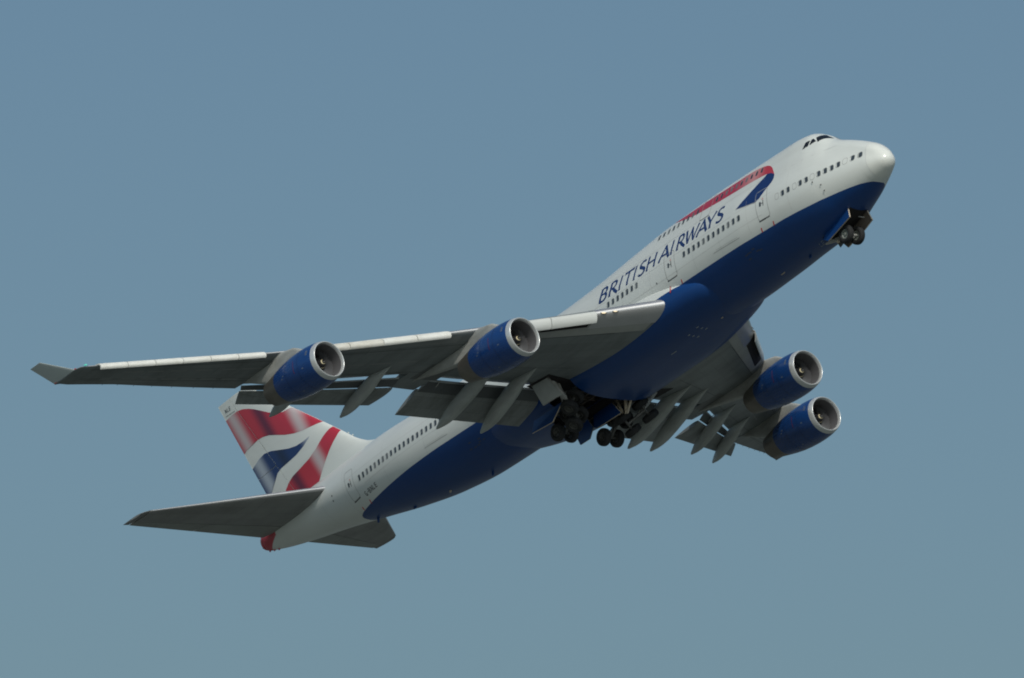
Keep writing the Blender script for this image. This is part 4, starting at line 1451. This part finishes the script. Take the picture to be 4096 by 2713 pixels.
# nose gear, folding forward
ng = part_empty('nose_gear')
for y in (0.47, -0.47):
    wheel(ng, np.array([5.06, y, -3.24]), (0, 1, 0), 0.60, 0.40, HUBN)
mb = MB()
mb.tube([(5.06, -0.40, -3.24), (5.06, 0.40, -3.24)], 0.09, 12)
mb.tube([(5.06, 0, -3.24), (6.3, 0, -2.98), (7.5, 0, -2.66)], [0.10, 0.13, 0.15], 14)
mb.tube([(5.3, 0.16, -3.1), (6.4, 0.2, -2.9)], 0.04, 8)
mb.tube([(5.3, -0.16, -3.1), (6.4, -0.2, -2.9)], 0.04, 8)
mb.tube([(6.0, 0.0, -3.14), (6.6, 0.22, -2.9), (6.9, 0.3, -2.65)], 0.05, 8)
mb.tube([(6.0, 0.0, -3.14), (6.6, -0.22, -2.9), (6.9, -0.3, -2.65)], 0.05, 8)
mb.build('gear_strut', STRUT, ng)
mb = MB()
mb.lathe([(0, 0.11), (0.14, 0.11), (0.16, 0.02)], (6.25, 0.20, -3.22), (-1, 0.1, -0.1), 14)
mb.lathe([(0, 0.10), (0.14, 0.10), (0.16, 0.02)], (6.45, -0.16, -3.28), (-1, 0.1, -0.1), 14)
mb.build('taxi_light', CREAM, ng)
mb = MB()
mb.slab([(5.6, 0.12, -3.40), (6.2, 0.12, -3.62), (6.35, 0.12, -3.28), (5.7, 0.12, -3.15)], (0, 1, 0), 0.04)
mb.build('steering_link', SEAMD, ng)

def gear_door(name, poly, nrm, t, mats, edge=True):
    """slab with its outer face painted (0), inner face (1) and cut edge (2)"""
    p = [np.asarray(q, float) for q in poly]
    nrm = np.asarray(nrm, float) / np.linalg.norm(nrm)
    k = len(p)
    v = [q + nrm * t / 2 for q in p] + [q - nrm * t / 2 for q in p]
    f = [tuple(range(k)), tuple(range(k, 2 * k))] + [(i, (i + 1) % k, k + (i + 1) % k, k + i) for i in range(k)]
    return mesh_obj(name, v, f, mats, plane, False, [0, 1] + [2] * k)
gear_door('nose_gear_door', [(4.06, 0.76, -1.86), (3.98, 0.86, -2.56), (6.35, 0.88, -3.18), (6.90, 0.78, -2.82), (6.6, 0.76, -2.60)], (0, 1, 0.08), 0.09, [BLUE, DOORIN, CREAM])
gear_door('nose_gear_door', [(3.95, -0.76, -1.95), (3.78, -0.86, -2.68), (4.66, -0.87, -2.96), (6.53, -0.90, -3.36), (6.85, -0.78, -2.85), (6.4, -0.76, -2.60)], (0, -1, 0.08), 0.09, [BLUE, DOORIN, CREAM])
mb = MB()
mb.tube([(4.35, 0.76, -2.18), (4.5, 0.35, -2.12), (4.5, 0.0, -2.12)], 0.03, 8)
mb.tube([(4.35, -0.76, -2.25), (4.5, -0.35, -2.16), (4.5, 0.0, -2.14)], 0.035, 8)
mb.build('door_rod', STRUT, ng)
# nose gear bay: flat patch on the keel, the shade inside painted on
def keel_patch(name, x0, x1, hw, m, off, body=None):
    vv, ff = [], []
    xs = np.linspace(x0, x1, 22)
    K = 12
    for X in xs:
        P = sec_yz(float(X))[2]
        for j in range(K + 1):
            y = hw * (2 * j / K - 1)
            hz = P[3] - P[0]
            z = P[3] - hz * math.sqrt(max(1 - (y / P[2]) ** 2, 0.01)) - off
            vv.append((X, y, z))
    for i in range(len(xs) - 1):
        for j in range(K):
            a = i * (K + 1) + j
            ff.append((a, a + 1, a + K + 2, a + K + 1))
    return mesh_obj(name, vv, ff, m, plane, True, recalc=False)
keel_patch('nose_gear_bay_shade', 3.9, 7.0, 0.74, BAY, 0.012)

def bogie(name, c, fwd, axle, wb, tr, pivot, legm=None, r=0.61, w=0.46):
    """four wheel truck: fwd = along the truck, axle = across it, pivot = top of the leg"""
    g = part_empty(name)
    c, fwd, axle, pivot = [np.asarray(q, float) for q in (c, fwd, axle, pivot)]
    fwd = fwd / np.linalg.norm(fwd)
    axle = axle / np.linalg.norm(axle)
    for i in (-1, 1):
        for j in (-1, 1):
            wheel(g, c + fwd * i * wb / 2 + axle * j * tr / 2, axle, r, w)
    mb = MB()
    mb.tube([c - fwd * wb / 2, c + fwd * wb / 2], 0.12, 12)
    for i in (-1, 1):
        mb.tube([c + fwd * i * wb / 2 - axle * tr / 2, c + fwd * i * wb / 2 + axle * tr / 2], 0.08, 10)
    mb.build('truck_beam', STRUTD, g)
    mb = MB()
    d = pivot - c
    mb.tube([c, c + d * 0.35], 0.12, 14)
    mb.tube([c + d * 0.33, c + d * 0.95, pivot], [0.19, 0.19, 0.16], 14)
    n = np.cross(d, axle)
    n = n / np.linalg.norm(n)
    mb.tube([c + d * 0.06 + n * 0.1, c + d * 0.22 + n * 0.42, c + d * 0.42 + n * 0.16], 0.06, 8)
    mb.tube([c + d * 0.45 + axle * 0.15, pivot + axle * 0.9], 0.09, 10)
    mb.build('gear_strut', legm or STRUTD, g)
    return g
for s in (1, -1):
    # wing gear swinging inward
    a = math.radians(52)
    axle = (0, -math.cos(a) * s, math.sin(a))
    bt = math.radians(52)
    up = np.array([0, math.sin(a) * s, math.cos(a)])
    fwd = np.array([math.cos(bt), 0, 0]) - up * math.sin(bt)
    cy = 2.75 if s > 0 else 2.55
    bogie('wing_gear', (31.3, cy * s, -4.15), fwd, axle, 1.5, 1.1, (30.95, 4.9 * s, -1.72), STRUT)
    # body gear folding forward
    axle = (0.06, 1, 0.10 * s)
    c = np.array([32.95, 1.95 * s, -4.30])
    bogie('body_gear', c, (0.84, 0, -0.54), (0, 1, 0), 1.5, 1.12, (33.9, 1.9 * s, -2.7))
GEARDOOR = mat('gear_door_grey', (0.50, 0.525, 0.51), 0.42, grime=0.3, grime_col=(0.2, 0.2, 0.19), scale=(1, 1, 1))
# doors of the main gear
gear_door('wing_gear_door', [(32.56, 5.05, -1.60), (30.95, 5.05, -1.95), (29.62, 4.95, -3.95), (30.35, 4.95, -3.85), (31.72, 4.95, -3.82)], (0.2, 1, 0), 0.10, [GEARDOOR, WINGPAL, STRUT])
gear_door('body_gear_door', [(31.99, -0.95, -2.53), (33.49, -0.95, -2.70), (33.80, -0.95, -3.95), (33.49, -0.95, -4.12), (30.90, -0.95, -4.16)], (0, 1, 0), 0.10, [BLUE, DOORIN, CREAM])
gear_door('body_gear_door', [(33.47, 0.05, -3.12), (34.55, 0.05, -4.48), (34.38, 0.05, -5.04), (33.37, 0.05, -5.05), (32.8, 0.05, -4.47)], (0, 1, 0), 0.10, [BLUE, DOORIN, SEAMD])
gear_door('body_gear_door', [(31.9, 3.1, -3.3), (35.0, 3.1, -3.35), (35.2, 3.3, -4.15), (33.0, 3.3, -4.3)], (0, 1, 0.2), 0.08, [BLUE, DOORIN, CREAM])
mb = MB()
mb.tube([(32.03, -1.5, -2.0), (31.40, -1.5, -3.9)], 0.10, 10)
mb.tube([(32.5, -1.4, -2.2), (31.6, -1.4, -3.95)], 0.07, 10)
mb.tube([(30.75, -1.5, -2.7), (31.06, -1.5, -4.1)], 0.12, 10)
mb.tube([(30.4, -1.6, -3.3), (30.95, -1.5, -4.1)], 0.09, 10)
mb.build('door_actuator', CREAM, plane)
for s in (1,):
    mb = MB()
    mb.tube([(30.90, 5.02 * s, -1.98), (30.3, 5.0 * s, -2.9), (29.68, 4.92 * s, -3.86)], 0.085, 10)
    mb.tube([(29.68, 4.92 * s, -3.86), (30.0, 4.4 * s, -3.95)], 0.07, 8)
    mb.build('door_strut', STRUT, plane)
# wheel wells: open boxes above the belly skin
def well(name, y0, y1):
    x0, x1, zt_, zb = 29.9, 34.9, -2.68, -3.58
    v = [(x0, y0, zb), (x1, y0, zb), (x1, y1, zb), (x0, y1, zb), (x0, y0, zt_), (x1, y0, zt_), (x1, y1, zt_), (x0, y1, zt_)]
    # walls stop short of the rounded outer skin
    v[2] = (x1, y1, -2.95 if abs(y1) > 2 else zb)
    v[3] = (x0, y1, -2.95 if abs(y1) > 2 else zb)
    o = mesh_obj(name, v, [(4, 5, 6, 7), (0, 1, 5, 4), (1, 2, 6, 5), (2, 3, 7, 6), (3, 0, 4, 7)], BAY, plane, False, recalc=False)
    mb = MB()
    sg = 1 if y1 > 0 else -1
    for q in (30.9, 32.0, 33.2):
        mb.slab([(q, y0, zt_), (q, y1, zt_), (q, y1, zt_ - 0.22), (q, y0, zt_ - 0.22)], (1, 0, 0), 0.08)
    for q in (0.8, 1.5, 2.1):
        mb.tube([(29.95, sg * q, zt_ - 0.3), (34.8, sg * q, zt_ - 0.25)], 0.04, 6)
    mb.build('well_frame', DOORIN, o, False)
well('wheel_well', 0.14, 2.35)
well('wheel_well', -0.14, -2.35)

# ------------------------------------------------------------------ small fittings on the belly and roof
def fairing_side(X, Z):
    w, tz, bz = [float(pchip(FBX, q, np.array([X]))[0]) for q in (FBW, FBT, FBB)]
    cz = -1.55
    e = float(np.interp(X, [16.4, 22.5, 36.0, 40.5], [1.0, 0.72, 0.72, 1.0]))
    f_ = min(abs((Z - cz) / ((tz - cz) if Z > cz else (cz - bz))), 1.0) ** (1 / e)
    return w * math.sqrt(max(1 - f_ * f_, 0)) ** e
for s in (1,):
    vv, ff = [], []
    for i in range(8):
        t = i / 7
        Z = -0.66 - 0.58 * t
        yq = max(fairing_side(19.4, Z), float(sec_yz(19.4)[0][np.argmin(abs(sec_yz(19.4)[1] - Z))]))
        y0_ = max(fairing_side(19.4, -0.66), float(sec_yz(19.4)[0][np.argmin(abs(sec_yz(19.4)[1] + 0.66))]))
        X = 19.30 - 1.3 * (yq - y0_) - 0.32 * (Z + 0.66)
        for q in (-0.03 - 0.03 * t, 0.03 + 0.03 * t):
            vv.append((X + q, s * (yq + 0.014), Z))
    for i in range(7):
        ff.append((2 * i, 2 * i + 1, 2 * i + 3, 2 * i + 2))
    mesh_obj('red_tick_mark', vv, ff, REDTICK, fairing, False, recalc=False)
VENTS = [(19.7, 1.20, 0.2), (19.68, 0.85, 0.2), (19.66, 0.50, 0.2), (20.7, 1.15, 0.2), (20.7, 0.78, 0.2), (20.7, 0.40, 0.2), (23.0, 0.66, 0.55)]
PALEVENT = mat('pale_vent', (0.42, 0.45, 0.46), 0.4)
def belly_z(X, y):
    w, bz = [float(pchip(FBX, q, np.array([X]))[0]) for q in (FBW, FBB)]
    e = float(np.interp(X, [16.4, 22.5, 36.0, 40.5], [1.0, 0.72, 0.72, 1.0]))
    ca = min(abs(y) / w, 0.999) ** (1 / e)
    return -1.55 - (1.55 * 0 + (-1.55 - bz)) * math.sqrt(1 - ca * ca) ** e
for X, y, l in VENTS:
    z = belly_z(X, y)
    mb = MB()
    mb.slab([(X - l / 2, y, z - 0.02), (X + l / 2, y, z - 0.02), (X + l / 2, y, z + 0.05), (X - l / 2, y, z + 0.05)], (0, 1, 0), 0.05)
    mb.build('belly_vent', PALEVENT, fairing, False)
def blade(X, h, ch, y=0.0, m=BLUE, top=False):
    P = sec_yz(X)[2]
    z = P[1] if top else P[0]
    sg = 1 if top else -1
    mb = MB()
    mb.slab([(X, y, z - sg * 0.1), (X + ch, y, z - sg * 0.1), (X + ch * 1.1, y, z + sg * h), (X + ch * 0.5, y, z + sg * h)], (0, 1, 0), 0.06)
    mb.build('blade_antenna', m, plane, False)
blade(43.4, 0.26, 0.26)
blade(55.9, 0.30, 0.26)
blade(51.8, 0.08, 0.4)
blade(11.4, 0.05, 0.5, 0.25, CREAM)
blade(18.0, 0.10, 0.25, 0.3, CREAM)
blade(9.0, 0.16, 0.3)
blade(47.6, 0.10, 0.2, 0.4, CREAM)
blade(14.6, 0.22, 0.35, 0, WHITE, True)
mb = MB()
for y in (-0.16, 0.16):
    mb.tube([(68.1, y, 2.12), (68.5, y, 2.10)], 0.04, 8)
mb.build('exhaust_pipe', SEAMD, tail_cone)
# tail cone drain fins
mb = MB()
for X in (66.7, 67.2, 67.7):
    P = sec_yz(X)[2]
    mb.slab([(X, 0.12, P[0] + 0.1), (X + 0.25, 0.12, P[0] + 0.1), (X + 0.22, 0.12, P[0] - 0.05), (X + 0.1, 0.12, P[0] - 0.05)], (0, 1, 0), 0.04)
mb.build('drain_mast', RED, tail_cone, False)
